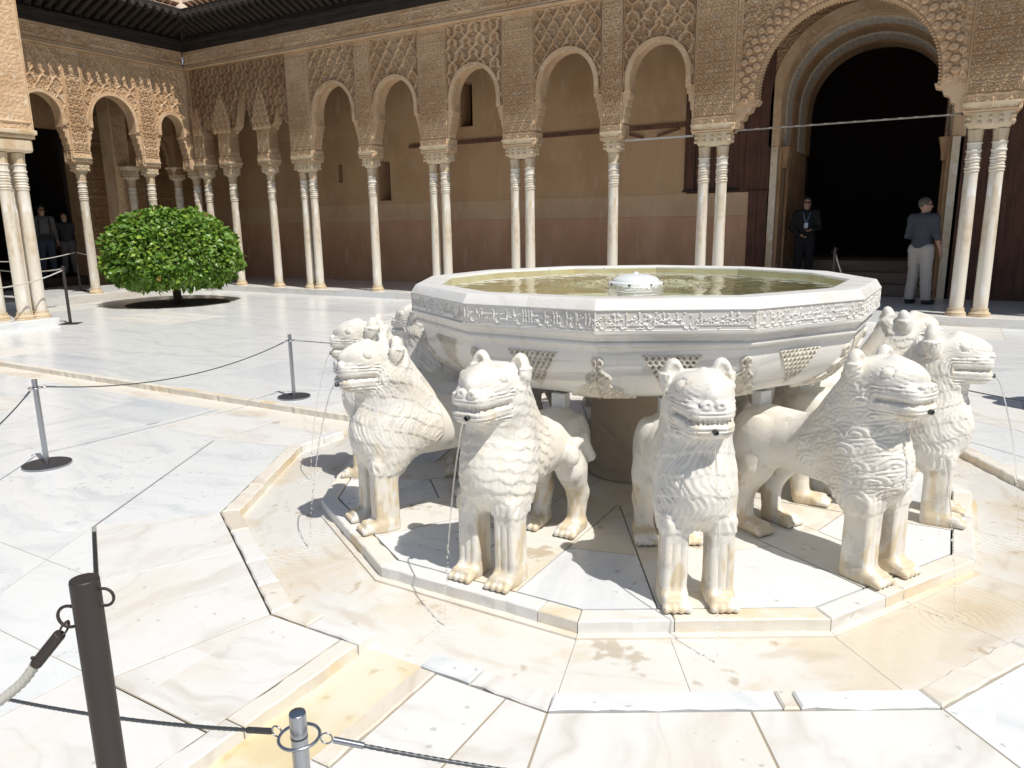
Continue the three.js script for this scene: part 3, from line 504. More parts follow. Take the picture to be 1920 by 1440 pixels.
// lower part with carved knots and leaf work; v runs down the curved side
const prof = new THREE.CatmullRomCurve3([[1.3325, 1.018], [1.327, 0.965], [1.308, 0.902], [1.272, 0.845], [1.218, 0.800], [1.16, 0.770], [1.10, 0.7575]].map(([r, y]) => V3(r, y, 0)));
const PL = prof.getLength();
function knot(x, v) {                                                  // inverted triangle of interlace
  const hw = 0.145 * (1 - (v - 0.02) / 0.225); if (v < 0.02 || v > 0.24 || Math.abs(x) > hw) return 0;
  const s = 0.0285, row = Math.round((v - 0.034) / (s * 0.8)), fx = x / s + (row & 1) * 0.5, ux = (fx - Math.round(fx)) * s, uy = v - 0.034 - row * s * 0.8, r = Math.hypot(ux, uy), q = Math.abs(((x + v) / s) % 1), q2 = Math.abs(((x - v + 5) / s) % 1); const edge = sstep(0, 0.008, hw - Math.abs(x));
  return edge * (0.012 * Math.max(sstep(0.0052, 0.0025, Math.abs(r - 0.0125)), 0.75 * sstep(0.17, 0.09, Math.abs(q - 0.5)), 0.75 * sstep(0.17, 0.09, Math.abs(q2 - 0.5))) - 0.010 * sstep(0.0075, 0.005, r) - 0.004);
}
function leafwork(x, v, W) {                                           // pointed ornament rising along each corner
  const e = W - Math.abs(x), u = e, top = 0.03; if (v < top || v > 0.325) return 0;
  const hw = 0.014 + 0.150 * Math.pow((v - top) / 0.29, 1.35) + 0.013 * Math.sin((v - top) * 75); if (u > hw) return 0;
  const body = sstep(0, 0.006, hw - u); const rim = sstep(0.016, 0.011, hw - u);
  const cx = 0.028, r = Math.hypot(((u % 0.044) - 0.022), ((v - top) % 0.05) - 0.025);
  return body * (0.008 + 0.008 * rim + 0.008 * Math.cos(r * 2 * Math.PI / 0.021 + cx) * (1 - rim));
}
for (let k = 0; k < 12; k++) {
  const fine = k < 4 || k > 9, nu = fine ? 200 : 90, nv = fine ? 84 : 40, pos = [], uv = [], ix = [], cl = [], ofs = rr(0, 3); const A = V3(), Tn = V3();
  for (let j = 0; j <= nv; j++) { const t = j / nv; prof.getPointAt(t, A); prof.getTangentAt(t, Tn); const ap = A.x * C15, W = A.x * Math.sin(R(15)), n = [-Tn.y, Tn.x];
    for (let i = 0; i <= nu; i++) { const x = lerp(-W, W, i / nu), v = t * PL, orn = knot(x, v) + leafwork(x, v, W), h = (j === 0 || j === nv || i === 0 || i === nu) ? 0 : orn; if (orn !== 0) { const q = 0.9 + 0.2 * n2(x * 40, v * 40); cl.push(1.0 * q, 0.955 * q, 0.865 * q); } else cl.push(1, 1, 1); const o = n[0] >= 0 ? 1 : -1; pos.push(x, A.y + o * n[1] * h, ap + o * n[0] * h * C15); uv.push(x + ofs, v + ofs); } }
  for (let j = 0; j < nv; j++) for (let i = 0; i < nu; i++) { const a = j * (nu + 1) + i, b = a + 1, c = a + nu + 1, d = c + 1; ix.push(a, c, b, b, c, d); }
  const g = new THREE.BufferGeometry(); g.setAttribute('position', new THREE.Float32BufferAttribute(pos, 3)); g.setAttribute('uv', new THREE.Float32BufferAttribute(uv, 2)); g.setAttribute('color', new THREE.Float32BufferAttribute(cl, 3)); g.setIndex(ix); g.computeVertexNormals(); g.rotateY(R(30 * k)); part(basin, 'carved_side', g, M.carved);
}
M.algae = std({ color: new THREE.Color().setRGB(0.82, 0.85, 0.66), roughness: 0.8, map: rep(tex(512, (u, v) => { const a = fbm(u * 9, v * 9, 5, 4); return mixc([1, 1, 0.9], [0.55, 0.6, 0.5], sstep(-0.2, 0.3, a)); }), 0.5) });
{ const g = new THREE.CircleGeometry(1.222, 12, R(-75)); g.rotateX(-Math.PI / 2); g.translate(0, 1.06, 0); part(basin, 'bowl_floor', boxUV(g), M.algae); }
{ // spouting dome
  const d = part(basin, 'dome', boxUV(lathe([[0.16, 1.07], [0.172, 1.19], [0.172, 1.232], [0.166, 1.238], [0.15, 1.240], [0.146, 1.244], ...arc(0, 1.244, 0.145, 0, 90, 10).map(([r, y]) => [r, 1.244 + (y - 1.244) * 0.30]), [0.0, 1.288]], 40)), M.cool);
  const holes = []; for (let i = 0; i < 8; i++) { const h = cyl(0.0085, 0.0085, 0.012, 12); h.rotateX(Math.PI / 2); h.translate(0, 1.224, 0.169); h.rotateY(R(10 + 45 * i)); holes.push(h); } for (const h of holes) part(d, 'spout_hole', h, M.dark);
  part(d, 'tip', at(cyl(0.012, 0.02, 0.014, 12), 0, 1.291, 0), M.cool); }
M.drum = std({ map: T.stain, color: new THREE.Color().setRGB(0.62, 0.52, 0.42), roughness: 0.65, bumpMap: mb, bumpScale: 0.004 });
part(basin, 'drum', boxUV(lathe([[0.30, 0.021], [0.30, 0.06], [0.272, 0.08], [0.268, 0.66], [0.30, 0.70], [0.30, 0.737]], 40)), M.drum);
M.water = new THREE.MeshPhysicalMaterial({ color: 0xffffff, transmission: 1, thickness: 0, ior: 1.33, roughness: 0.03, side: THREE.DoubleSide });
function ringsAt(x, z, S) { let h = 0; for (const [sx, sz, amp, wl] of S) { const r = Math.hypot(x - sx, z - sz); if (r < 0.55) h += amp * Math.exp(-r * 7) * Math.sin(r * 2 * Math.PI / wl + 3 * n2(x * 9, z * 9)); } return h; }
{ const S = []; for (let i = 0; i < 8; i++) { const [x, z] = polar(0.34, 10 + 45 * i + BROT); S.push([x, z, 0.006, 0.045]); }
  const pos = [], uv = [], ix = [], N = 46, K = 168; for (let j = 0; j <= N; j++) for (let i = 0; i <= K; i++) { const a = i / K * 360, rad = 1.2225 * C15 / Math.cos(R(((a + 15) % 30) - 15)) * lerp(0.14, 1, j / N), [x, z] = polar(rad, a); pos.push(x, 1.226 + ringsAt(x, z, S) + 0.002 * n2(x * 16, z * 16) + 0.001 * n2(x * 40, z * 40), z); uv.push(x, z); }
  for (let j = 0; j < N; j++) for (let i = 0; i < K; i++) { const a = j * (K + 1) + i, b = a + 1, c = a + K + 1; ix.push(a, c, b, b, c, c + 1); }
  const g = new THREE.BufferGeometry(); g.setAttribute('position', new THREE.Float32BufferAttribute(pos, 3)); g.setAttribute('uv', new THREE.Float32BufferAttribute(uv, 2)); g.setIndex(ix); g.computeVertexNormals(); g.rotateY(R(BROT)); struct('basin_water', g, M.water); }
{ const S = [...Array(12)].map((_, k) => { const [x, z] = polar(2.13, 30 * k); return [x, z, 0.005, 0.034]; });
  const pos = [], uv = [], ix = [], N = 36, K = 1200; for (let j = 0; j <= N; j++) for (let i = 0; i <= K; i++) { const a = i / K * 360, q = C15 / Math.cos(R(((a + 15) % 30) - 15)), rad = lerp(1.921, 2.357, j / N) / Math.cos(R(((a + 15) % 30) - 15)), [x, z] = polar(rad, a); q; pos.push(x, -0.027 + ringsAt(x, z, S) + 0.0007 * n2(x * 14, z * 14), z); uv.push(x, z); }
  for (let j = 0; j < N; j++) for (let i = 0; i < K; i++) { const a = j * (K + 1) + i, b = a + 1, c = a + K + 1; ix.push(a, c, b, b, c, c + 1); }
  const g = new THREE.BufferGeometry(); g.setAttribute('position', new THREE.Float32BufferAttribute(pos, 3)); g.setAttribute('uv', new THREE.Float32BufferAttribute(uv, 2)); g.setIndex(ix); g.computeVertexNormals(); struct('pool_water', g, M.water); }

// ---------------------------------------------------------------- lions, their spouts and jets
M.lion = std({ vertexColors: true, roughness: 0.55, bumpMap: pitB, bumpScale: 0.0009 });
const LIONCELL = 0.0069, lionF = lionFields(), lionShapes = [0, 1, 2].map((s) => lionGeo(lionF, s));
const lionInfo = [[0, 0, 'white stone lion with fish-scale mane, left of the two in front of the drum'], [30, 1, 'white stone lion facing the viewer most directly, chin shadow across its wavy mane'], [60, 2, 'white stone lion in right foreground with curled mane and cracked chest'], [90, 1, 'white stone lion at right edge of the fountain, jet falling outside the kerb'], [120, 0, 'white stone lion at back right, only its rounded head and ears above the others'], [150, 2, 'white stone lion hidden behind the basin, right of the far channel'], [180, 1, 'white stone lion behind the basin facing the great arch'], [-150, 0, 'white stone lion hidden behind the basin, left of the far channel'], [-120, 2, 'white stone lion behind the basin, facing the far left corner'], [-90, 1, 'white stone lion half hidden behind the left end of the basin, no jet visible'], [-60, 1, 'white stone lion at the left whose head peeks out behind another lion'], [-30, 1, 'white stone lion in left foreground in profile with tufted mane']];
const pipeG = [lathe([[0.008, 0], [0.0115, 0], [0.0115, 0.036], [0.008, 0.036], [0.0078, 0.006]], 16)]; pipeG[0].rotateX(Math.PI / 2);
const jetPts = [[1.935, 0.813], [1.955, 0.785], [1.985, 0.70], [2.03, 0.54], [2.07, 0.35], [2.10, 0.16], [2.122, -0.025]];
M.jet = new THREE.MeshPhysicalMaterial({ color: 0xffffff, transmission: 1, thickness: 0.01, ior: 1.33, roughness: 0.04 });
const jetCurve = new THREE.CatmullRomCurve3(jetPts.map(([r, y]) => V3(0, y - 0.02, r - LION0)));
function jetGeo(brk, sd) {
  seed = sd; const L = [], P = V3();
  { const seg = 60, rad = 7, pos = [], ix = []; for (let i = 0; i <= seg; i++) { const t = i / seg * brk; jetCurve.getPointAt(t, P); const w = 0.0036 * (1 - 0.35 * t) * (1 + 0.25 * Math.sin(t * 70 + sd) * t); for (let j = 0; j < rad; j++) { const a = j / rad * 6.2832 + t * 14; pos.push(P.x + w * Math.cos(a) * 0.8, P.y, P.z + w * Math.sin(a)); } } for (let i = 0; i < seg; i++) for (let j = 0; j < rad; j++) { const a = i * rad + j, b = i * rad + (j + 1) % rad; ix.push(a, b, a + rad, b, b + rad, a + rad); } const g = new THREE.BufferGeometry(); g.setAttribute('position', new THREE.Float32BufferAttribute(pos, 3)); g.setIndex(ix); g.computeVertexNormals(); L.push(g); }
  let t = brk; while (t < 1) { jetCurve.getPointAt(Math.min(t, 1), P); const s = rr(0.002, 0.0042), g = new THREE.SphereGeometry(s, 8, 6); g.scale(1, rr(1.2, 3.2), 1); g.translate(P.x + rr(-0.003, 0.003), P.y, P.z + rr(-0.003, 0.003)); L.push(g); t += rr(0.012, 0.035); }
  jetCurve.getPointAt(1, P); for (let i = 0; i < 26; i++) { const g = new THREE.SphereGeometry(rr(0.0012, 0.0028), 6, 5), a = rr(0, 6.28), q = rr(0.005, 0.07); g.translate(P.x + q * Math.cos(a), P.y + 0.006 + rr(0, 0.03) * (1 - q / 0.08), P.z + q * Math.sin(a)); L.push(g); }
  return merge(L);
}
const jets = [jetGeo(0.62, 5), jetGeo(0.8, 9), jetGeo(0.5, 14)];
for (const [deg, st, label] of lionInfo) {
  const [x, z] = polar(LION0, deg), o = thing('stone_lion', label, 'lion statue', [x, 0.0195, z], R(deg), 'stone lions carrying the fountain basin');
  part(o, 'body', lionShapes[st], M.lion);
  const sp = part(o, 'spout', pipeG[0], M.steelDark, [0.008, 0.795, 1.899 - LION0]); sp.rotation.x = R(6);
  part(o, 'back_block', boxUV(rbox(-0.038, 0.038, 0.635, 0.722, 1.01 - LION0, 1.075 - LION0, 0.004)), M.cool);
  const j = new THREE.Mesh(jets[(deg + 360) / 30 % 3], M.jet); j.name = numbered('water_jet'); j.position.set(x, 0.0195, z); j.rotation.y = R(deg); scene.add(shadow(j));
  tag(j, { 0: 'thin water jet from the lion with the fish-scale mane', 30: 'thin water jet from the lion facing the viewer', 60: 'thin water jet from the curled-mane lion in the right foreground', 90: 'water jet arching out at the right edge of the fountain', '-30': 'water jet from the left foreground lion in profile', '-60': 'fainter water jet from the lion behind the left foreground lion' }[deg] || 'water jet of a lion behind the basin, at ' + (deg === 120 ? 'the back right' : deg === 150 ? 'the far right side' : deg === 180 ? 'the far side' : deg === -150 ? 'the far left side' : deg === -120 ? 'the back left' : 'the left end'), 'water jet', 'water jets from the lions');
}
// ---------------------------------------------------------------- materials of the buildings
const stuccoT = rep(tex(1024, (u, v) => { const x = u * 4, y = v * 4, a = fbm(x * 1.1, y * 1.1, 5, 51), b = fbm(x * 7, y * 7, 4, 55), f = n2(x * 45, y * 45); let c = mixc([0.65, 0.46, 0.285], [0.50, 0.32, 0.18], sstep(-0.2, 0.3, a + 0.3 * b)); c = mixc(c, [0.71, 0.59, 0.44], 0.6 * sstep(0.12, 0.4, b + 0.2 * f)); return [c[0] * (1 + 0.05 * f), c[1] * (1 + 0.05 * f), c[2] * (1 + 0.05 * f)]; }), 0.25);
M.stucco = std({ map: stuccoT, roughness: 0.9, bumpMap: mb, bumpScale: 0.003 });
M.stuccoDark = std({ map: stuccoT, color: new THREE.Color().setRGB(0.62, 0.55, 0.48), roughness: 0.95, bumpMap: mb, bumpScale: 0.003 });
const shaftT = rep(tex(512, (u, v) => { const x = u * 3, y = v * 3, a = fbm(x * 3, y * 0.8, 4, 71), b = fbm(x * 9, y * 6, 5, 75), g = fbm(x * 4, y * 2.4, 4, 79); let c = mixc([0.72, 0.665, 0.565], [0.58, 0.465, 0.32], sstep(-0.1, 0.35, a + 0.4 * b)); c = mixc(c, [0.82, 0.80, 0.76], 0.8 * sstep(0.12, 0.3, g + 0.3 * b)); c = mixc(c, [0.45, 0.40, 0.35], 0.6 * sstep(0.3, 0.45, b)); return c; }), 1 / 3);
M.shaft = std({ map: shaftT, roughness: 0.55, bumpMap: mb, bumpScale: 0.002 });
M.capital = std({ map: shaftT, color: new THREE.Color().setRGB(0.86, 0.76, 0.62), roughness: 0.8, bumpMap: mb, bumpScale: 0.003 });
const plasterT = rep(tex(1024, (u, v) => { const x = u * 4, y = v * 4, a = fbm(x * 0.8, y * 0.5, 5, 91), b = fbm(x * 5, y * 1.2, 5, 95), f = n2(x * 40, y * 40); let c = mixc([0.59, 0.385, 0.22], [0.49, 0.305, 0.17], sstep(-0.2, 0.3, a + 0.3 * b)); c = mixc(c, [0.63, 0.47, 0.31], 0.5 * sstep(0.15, 0.4, b)); return [c[0] * (1 + 0.04 * f), c[1] * (1 + 0.04 * f), c[2] * (1 + 0.04 * f)]; }), 0.25);
M.plaster = std({ map: plasterT, roughness: 0.95, bumpMap: mb, bumpScale: 0.002 });
M.dado = std({ map: plasterT, color: new THREE.Color().setRGB(1.06, 0.98, 1.06), roughness: 0.95, bumpMap: mb, bumpScale: 0.002 });
M.band = std({ map: plasterT, color: new THREE.Color().setRGB(1.08, 1.16, 1.28), roughness: 0.95, bumpMap: mb, bumpScale: 0.002 });
const woodT = rep(tex(512, (u, v) => { const x = u * 2, y = v * 2, a = fbm(x * 1.2, y * 26, 4, 61), b = fbm(x * 3, y * 3, 4, 64); return mixc([0.034, 0.023, 0.016], [0.014, 0.010, 0.007], sstep(-0.25, 0.3, a + 0.5 * b)); }), 0.5);
M.wood = std({ map: woodT, roughness: 0.8, bumpMap: mb, bumpScale: 0.003 });
const redT = rep(tex(512, (u, v) => { const x = u * 2, y = v * 2, a = fbm(x * 20, y * 1.2, 4, 31), b = fbm(x * 3, y * 3, 4, 34); return mixc([0.12, 0.052, 0.030], [0.075, 0.033, 0.021], sstep(-0.25, 0.3, a + 0.5 * b)); }), 0.5);
M.red = std({ map: redT, roughness: 0.8 });
const tileT = rep(tex(256, (u, v) => { const a = fbm(u * 9, v * 9, 5, 3); return mixc([0.50, 0.33, 0.22], [0.62, 0.55, 0.44], sstep(-0.2, 0.3, a)); }), 0.5);
M.roof = std({ map: tileT, roughness: 0.9 });
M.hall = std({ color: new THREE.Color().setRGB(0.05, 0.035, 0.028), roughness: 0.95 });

// ---------------------------------------------------------------- columns, capitals, imposts
const ZA = -8.82, FY = 0.13;                                           // arcade axis and height of the raised walk
function ringsProfile(r, y0, y1) { const P = []; const h = y1 - y0, put = (a, w, big) => { for (let i = 0; i <= 5; i++) { const t = i / 5; P.push([r + big * Math.sin(Math.PI * t), y0 + (a + w * t) * h]); } }; put(0, 0.07, 0.012); put(0.085, 0.10, 0.016); put(0.21, 0.05, 0.010); put(0.33, 0.07, 0.012); put(0.41, 0.10, 0.017); put(0.53, 0.05, 0.010); put(0.66, 0.10, 0.014); put(0.94, 0.06, 0.016); return P; }
const shaftG = boxUV(lathe([[0.0985, 0.125], [0.097, 0.9], [0.091, 2.10], ...ringsProfile(0.092, 2.12, 2.54)], 28));
const neckG = boxUV((() => { const g = lathe([[0.092, 2.54], [0.093, 2.60], [0.102, 2.71]], 32), p = g.attributes.position; for (let i = 0; i < p.count; i++) { const x = p.getX(i), z = p.getZ(i), a = Math.atan2(x, z), k = 1 + 0.035 * Math.cos(a * 16); p.setX(i, x * k); p.setZ(i, z * k); } g.computeVertexNormals(); return g; })());
const baseG = boxUV(lathe([[0.148, 0.0], [0.152, 0.012], [0.148, 0.03], ...arc(0.130, 0.045, 0.016, -60, 90, 6), [0.118, 0.075], [0.114, 0.105], ...arc(0.108, 0.115, 0.009, -60, 90, 5), [0.104, 0.125]], 28));
function squareLoft(levels, seg = 32) {                               // levels: [y, half x, half z, roundness 2..8]
  const pos = [], ix = [], n = levels.length; levels.forEach(([y, hx, hz, p]) => { for (let i = 0; i < seg; i++) { const a = (i + 0.5) / seg * 2 * Math.PI, c = Math.cos(a), s = Math.sin(a), k = Math.pow(Math.pow(Math.abs(c), p) + Math.pow(Math.abs(s), p), -1 / p); pos.push(hx * c * k, y, hz * s * k); } });
  for (let j = 0; j < n - 1; j++) for (let i = 0; i < seg; i++) { const a = j * seg + i, b = j * seg + (i + 1) % seg; ix.push(a, a + seg, b, b, a + seg, b + seg); }
  const m = pos.length / 3; pos.push(0, levels[n - 1][0], 0); for (let i = 0; i < seg; i++) ix.push((n - 1) * seg + i, m, (n - 1) * seg + (i + 1) % seg);
  const g = new THREE.BufferGeometry(); g.setAttribute('position', new THREE.Float32BufferAttribute(pos, 3)); g.setIndex(ix); return boxUV(toCreasedNormals(g.toNonIndexed(), R(35)));
}
function capitalG(hx) {                                               // carved block above one or two necks
  const g = squareLoft([[2.71, hx - 0.062, 0.088, 2.6], [2.735, hx - 0.035, 0.115, 3], [2.78, hx - 0.012, 0.137, 5], [2.85, hx, 0.15, 8], [2.92, hx + 0.003, 0.153, 10], [2.922, hx + 0.012, 0.162, 12], [2.94, hx + 0.012, 0.162, 12]], 64);
  const list = [g]; const n = Math.round(hx / 0.075);
  const leaf = (x, y, s) => { const q = new THREE.SphereGeometry(1, 8, 6); q.scale(0.028 * s, 0.034 * s, 0.022); q.translate(x, y, 0); return q; };
  for (const f of [0, 1, 2, 3]) { const L = f % 2 ? 0.15 : hx, off = f % 2 ? hx : 0.15; const m = Math.max(2, Math.round(L / 0.06)); for (let i = 0; i < m; i++) for (const [dy, s] of [[2.80, 1], [2.87, 1.05]]) { const q = leaf(lerp(-L + 0.035, L - 0.035, m > 1 ? i / (m - 1) : 0.5), dy, s); q.translate(0, 0, off - 0.006); q.rotateY(f * Math.PI / 2); list.push(q); } }
  n; return merge(list);
}
function impostG(hx) { return squareLoft([[2.94, hx - 0.01, 0.145, 14], [2.955, hx + 0.01, 0.165, 14], [2.975, hx + 0.012, 0.168, 14], [3.0, hx + 0.03, 0.185, 14], [3.035, hx + 0.055, 0.205, 14], [3.045, hx + 0.07, 0.215, 14], [3.075, hx + 0.07, 0.215, 14]], 48); }
const capG = { 1: capitalG(0.15), 2: capitalG(0.30) }, impG = { 1: impostG(0.15), 2: impostG(0.30) };
function column(parent, pos, sp = 0, turn = 0, cap = true) {           // one column, or a pair with a shared capital
  const c = new THREE.Group(); c.name = sp ? 'column_pair' : 'column'; parent.add(c); c.position.set(...pos); c.rotation.y = turn;
  for (const s of sp ? [-sp, sp] : [0]) { const a = rr(0, 6); for (const [n, g, m] of [['shaft', shaftG, M.shaft], ['neck', neckG, M.capital], ['base', baseG, M.capital]]) { const o = part(c, n, g, m, [s, 0, 0]); o.rotation.y = a; } }
  if (cap) { part(c, 'capital', capG[sp ? 2 : 1], M.capital); part(c, 'impost', impG[sp ? 2 : 1], M.capital); }
  return c;
}
// ---------------------------------------------------------------- carved wall pieces
const arabH = (A, x, y, s) => A(x / s, ((y / s) % 1 + 1) % 1);
const pierRelief = {}; for (const w of [0.40, 0.68]) pierRelief[w] = relief(w, 2.02, 0.0095, (x, y) => { const b = Math.min(x, w - x); if (b < 0.022) return 0.020; if (b < 0.036) return 0.0; const t = ((y % 0.5) / 0.5); return 0.028 * Math.pow(arabH(w < 0.5 ? arabB : arabA, x + t * 0, y, w < 0.5 ? 0.19 : 0.17), 0.8) + (y < 0.30 && w > 0.5 ? 0.004 : 0); });
const blockRelief = {}; for (const w of [0.40, 0.68]) blockRelief[w] = relief(w, 0.235, 0.011, (x, y) => { const b = Math.min(x, w - x, y, 0.235 - y); if (b < 0.018) return 0.026; if (b < 0.032) return 0.006; return 0.008 + 0.020 * letterB(x / 1.3 + w, clamp((y - 0.03) / 0.17)); });
const sideRelief = relief(0.30, 2.02, 0.016, (x, y) => 0.001 + 0.012 * arabH(arabB, x, y, 0.16));
const sideBlock = relief(0.30, 0.235, 0.013, (x, y) => { const b = Math.min(x, 0.3 - x, y, 0.235 - y); return b < 0.02 ? 0.02 : 0.004 + 0.016 * letterA(x / 1.6, clamp(y / 0.235)); });
function pier(parent, x, w, full = true) {                            // carved pier standing on a capital, in local arcade coordinates
  const p = part(parent, 'pier', boxUV(box(x - w / 2, x + w / 2, 3.05, 5.48, -0.17, 0.15)), M.stucco);
  part(p, 'carved_panel', pierRelief[w], M.stucco, [x - w / 2, 3.335, 0.152]);
  part(p, 'inscribed_block', merge([boxUV(box(x - w / 2 - 0.012, x + w / 2 + 0.012, 3.078, 3.33, -0.185, 0.163)), blockRelief[w].clone().translate(x - w / 2, 3.088, 0.165)]), M.stucco);
  for (const s of [-1, 1]) { const g = sideRelief.clone(); g.translate(-0.15, 0, 0); g.rotateY(s * Math.PI / 2); g.translate(x + s * (w / 2 + 0.001), 3.34, -0.01); const b = sideBlock.clone(); b.translate(-0.15, 0, 0); b.rotateY(s * Math.PI / 2); b.translate(x + s * (w / 2 + 0.014), 3.088, -0.01); part(p, 'carved_side', merge([g, b]), M.stucco); }
  return p;
}
function archPts(cx, half, y0, yc, rise, n = 28, lobes = 0) { const P = [[cx - half, y0]]; for (let i = 0; i <= n; i++) { const a = Math.PI * (1 - i / n), k = 1 + lobes * Math.abs(Math.sin(i / n * Math.PI * 11)); P.push([cx + half * Math.cos(a) * k, yc + rise * Math.pow(Math.sin(a), 0.92) * k]); } P.push([cx + half, y0]); return P; }
function bayWall(x0, x1, arch, y0, y1, depth, z0) { const s = new THREE.Shape(); const A = arch; s.moveTo(x0, y1); s.lineTo(x0, y0); s.lineTo(A[0][0], y0); A.forEach(([x, y]) => s.lineTo(x, Math.max(y, y0))); s.lineTo(A[A.length - 1][0], y0); s.lineTo(x1, y0); s.lineTo(x1, y1); const g = new THREE.ExtrudeGeometry(s, { depth, bevelEnabled: false }); g.translate(0, 0, z0); return boxUV(g); }
function archRing(A, B, depth, z0, bevel = 0.012) { const s = new THREE.Shape(); B.forEach(([x, y], i) => s[i ? 'lineTo' : 'moveTo'](x, y)); A.slice().reverse().forEach(([x, y]) => s.lineTo(x, y)); const g = new THREE.ExtrudeGeometry(s, { depth, bevelEnabled: true, bevelSize: bevel, bevelThickness: bevel, bevelSegments: 2 }); g.translate(0, 0, z0); return boxUV(g); }
function alongArch(A, step) { const out = []; let acc = step / 2; for (let i = 1; i < A.length; i++) { const [x0, y0] = A[i - 1], [x1, y1] = A[i], L = Math.hypot(x1 - x0, y1 - y0); while (acc < L) { const t = acc / L; out.push([lerp(x0, x1, t), lerp(y0, y1, t), Math.atan2(y1 - y0, x1 - x0)]); acc += step; } acc -= L; } return out; }
function beads(A, step, w, h, d, z) { return merge(alongArch(A, step).map(([x, y, a]) => { const g = new THREE.SphereGeometry(1, 6, 5); g.scale(w / 2, h / 2, d / 2); g.rotateZ(a); g.translate(x, y, z); return g; })); }
function inArch(A, x, y) { if (x <= A[0][0] || x >= A[A.length - 1][0]) return false; for (let i = 1; i < A.length; i++) if (x >= A[i - 1][0] && x <= A[i][0] && A[i][0] > A[i - 1][0]) return y < lerp(A[i - 1][1], A[i][1], (x - A[i - 1][0]) / (A[i][0] - A[i - 1][0])); return false; }
function sebka(x0, x1, y0, y1, cut, kind, depth = 1, step = 0.0105) {             // net of lobed lozenges over leaf work
  const w = x1 - x0, h = y1 - y0, n = Math.max(2, Math.round(w / 0.30)), cw = w / n, chh = cw * 1.42, lob = kind === 1 ? 0.17 : kind === 2 ? 0.05 : 0.10;
  const g = relief(w, h, step, (x, y) => {
    const e = Math.min(x, w - x, h - y); if (e < 0.018) return 0.03; const u = x / cw, v = (h - y) / chh; let a = u + v, b = u - v; const wob = lob * Math.sin(2 * Math.PI * (kind === 1 ? 2 : 3) * (a - b) / 2); a += wob * 0.6; b -= wob * 0.6;
    const da = Math.abs(a - Math.round(a)), db = Math.abs(b - Math.round(b)), m = Math.min(da, db); const s = sstep(kind === 1 ? 0.135 : 0.10, kind === 1 ? 0.085 : 0.055, m), core = sstep(0.035, 0.05, m);
    const leaf = arabH(kind ? arabA : arabB, x, y, cw * 0.44); return (-0.062 + 0.036 * leaf + s * (0.078 - 0.036 * leaf) - (kind === 1 ? 0 : 0.010 * s * (1 - core))) * depth;
  });
  if (cut) { const p = g.attributes.position, ix = g.index.array, keep = []; for (let i = 0; i < ix.length; i += 3) { let c = 0; for (let q = 0; q < 3; q++) if (inArch(cut, x0 + p.getX(ix[i + q]), y0 + p.getY(ix[i + q]))) c++; if (c < 3) keep.push(ix[i], ix[i + 1], ix[i + 2]); } g.setIndex(keep); }
  g.translate(x0, y0, 0); return g;
}
function console3(x, s) {                                              // stepped honeycomb corbel under an arch, on the side s of its pier
  const L = []; [[3.34, 0.035, 0.12], [3.46, 0.065, 0.14], [3.60, 0.10, 0.13], [3.73, 0.135, 0.10]].forEach(([y, d, h], t) => { for (let i = 0; i < 5; i++) { const z = -0.115 + i * 0.055, g = new THREE.CylinderGeometry(0.028, 0.02, h, 8); g.scale(1, 1, 1); g.translate(x + s * (d - 0.024), y + h / 2, z); L.push(g); } L.push(box(Math.min(x, x + s * (d - 0.02)), Math.max(x, x + s * (d - 0.02)), y, y + h, -0.14, 0.125)); t; });
  L.push(box(Math.min(x, x + s * 0.15), Math.max(x, x + s * 0.15), 3.83, 3.87, -0.155, 0.14)); return boxUV(merge(L));
}
function bay(parent, x0, x1, kind, o = {}) {                           // arch between two piers whose edges are x0 and x1
  const cx = (x0 + x1) / 2, half = (x1 - x0) / 2 - 0.135, yc = o.yc ?? 4.02, rise = o.rise ?? half * 1.18, A = archPts(cx, half, 3.87, yc, rise), B = archPts(cx, half + 0.075, 3.87, yc, rise + 0.065);
  const wall = part(parent, 'arch_wall', bayWall(x0 - 0.02, x1 + 0.02, A, 3.87, 5.48, 0.235, -0.15), M.stucco);
  part(wall, 'archivolt', archRing(A, B, 0.085, 0.075), M.stucco);
  part(wall, 'beading', merge([beads(A, 0.03, 0.02, 0.02, 0.022, 0.165), beads(A, 0.03, 0.02, 0.02, 0.022, 0.03), beads(A, 0.03, 0.02, 0.02, 0.022, -0.12), beads(B, 0.036, 0.03, 0.022, 0.024, 0.168)]), M.stucco).userData.kind = 'stuff';
  const s = part(wall, 'lattice', sebka(x0 + 0.01, x1 - 0.01, 3.9, 5.46, archPts(cx, half + 0.05, 3.8, yc, rise + 0.045), kind, o.depth ?? 1), kind === 2 ? M.stucco : M.stucco); s.position.z = 0.15;
  for (const [x, q] of [[x0, 1], [x1, -1]]) part(wall, 'corbel', console3(x, q), M.stucco);
  return wall;
}
function frieze(parent, x0, x1, z) { const w = x1 - x0; const g = relief(w, 0.27, 0.0125, (x, y) => { const b = Math.min(y, 0.27 - y); return b < 0.02 ? 0.02 : 0.030 * letterA(x / 1.75, (y - 0.02) / 0.23) + (Math.abs(((x + 0.4) % 1.62) - 0.81) < 0.012 ? 0.02 : 0); }); g.translate(x0, 5.575, z); const f = part(parent, 'frieze', merge([boxUV(box(x0, x1, 5.46, 5.90, z - 0.26, z - 0.002)), g]), M.stucco); part(f, 'moulding', boxUV(merge([rbox(x0, x1, 5.475, 5.52, z - 0.01, z + 0.05, 0.012), rbox(x0, x1, 5.53, 5.565, z - 0.01, z + 0.035, 0.012)])), M.stucco); return f; }
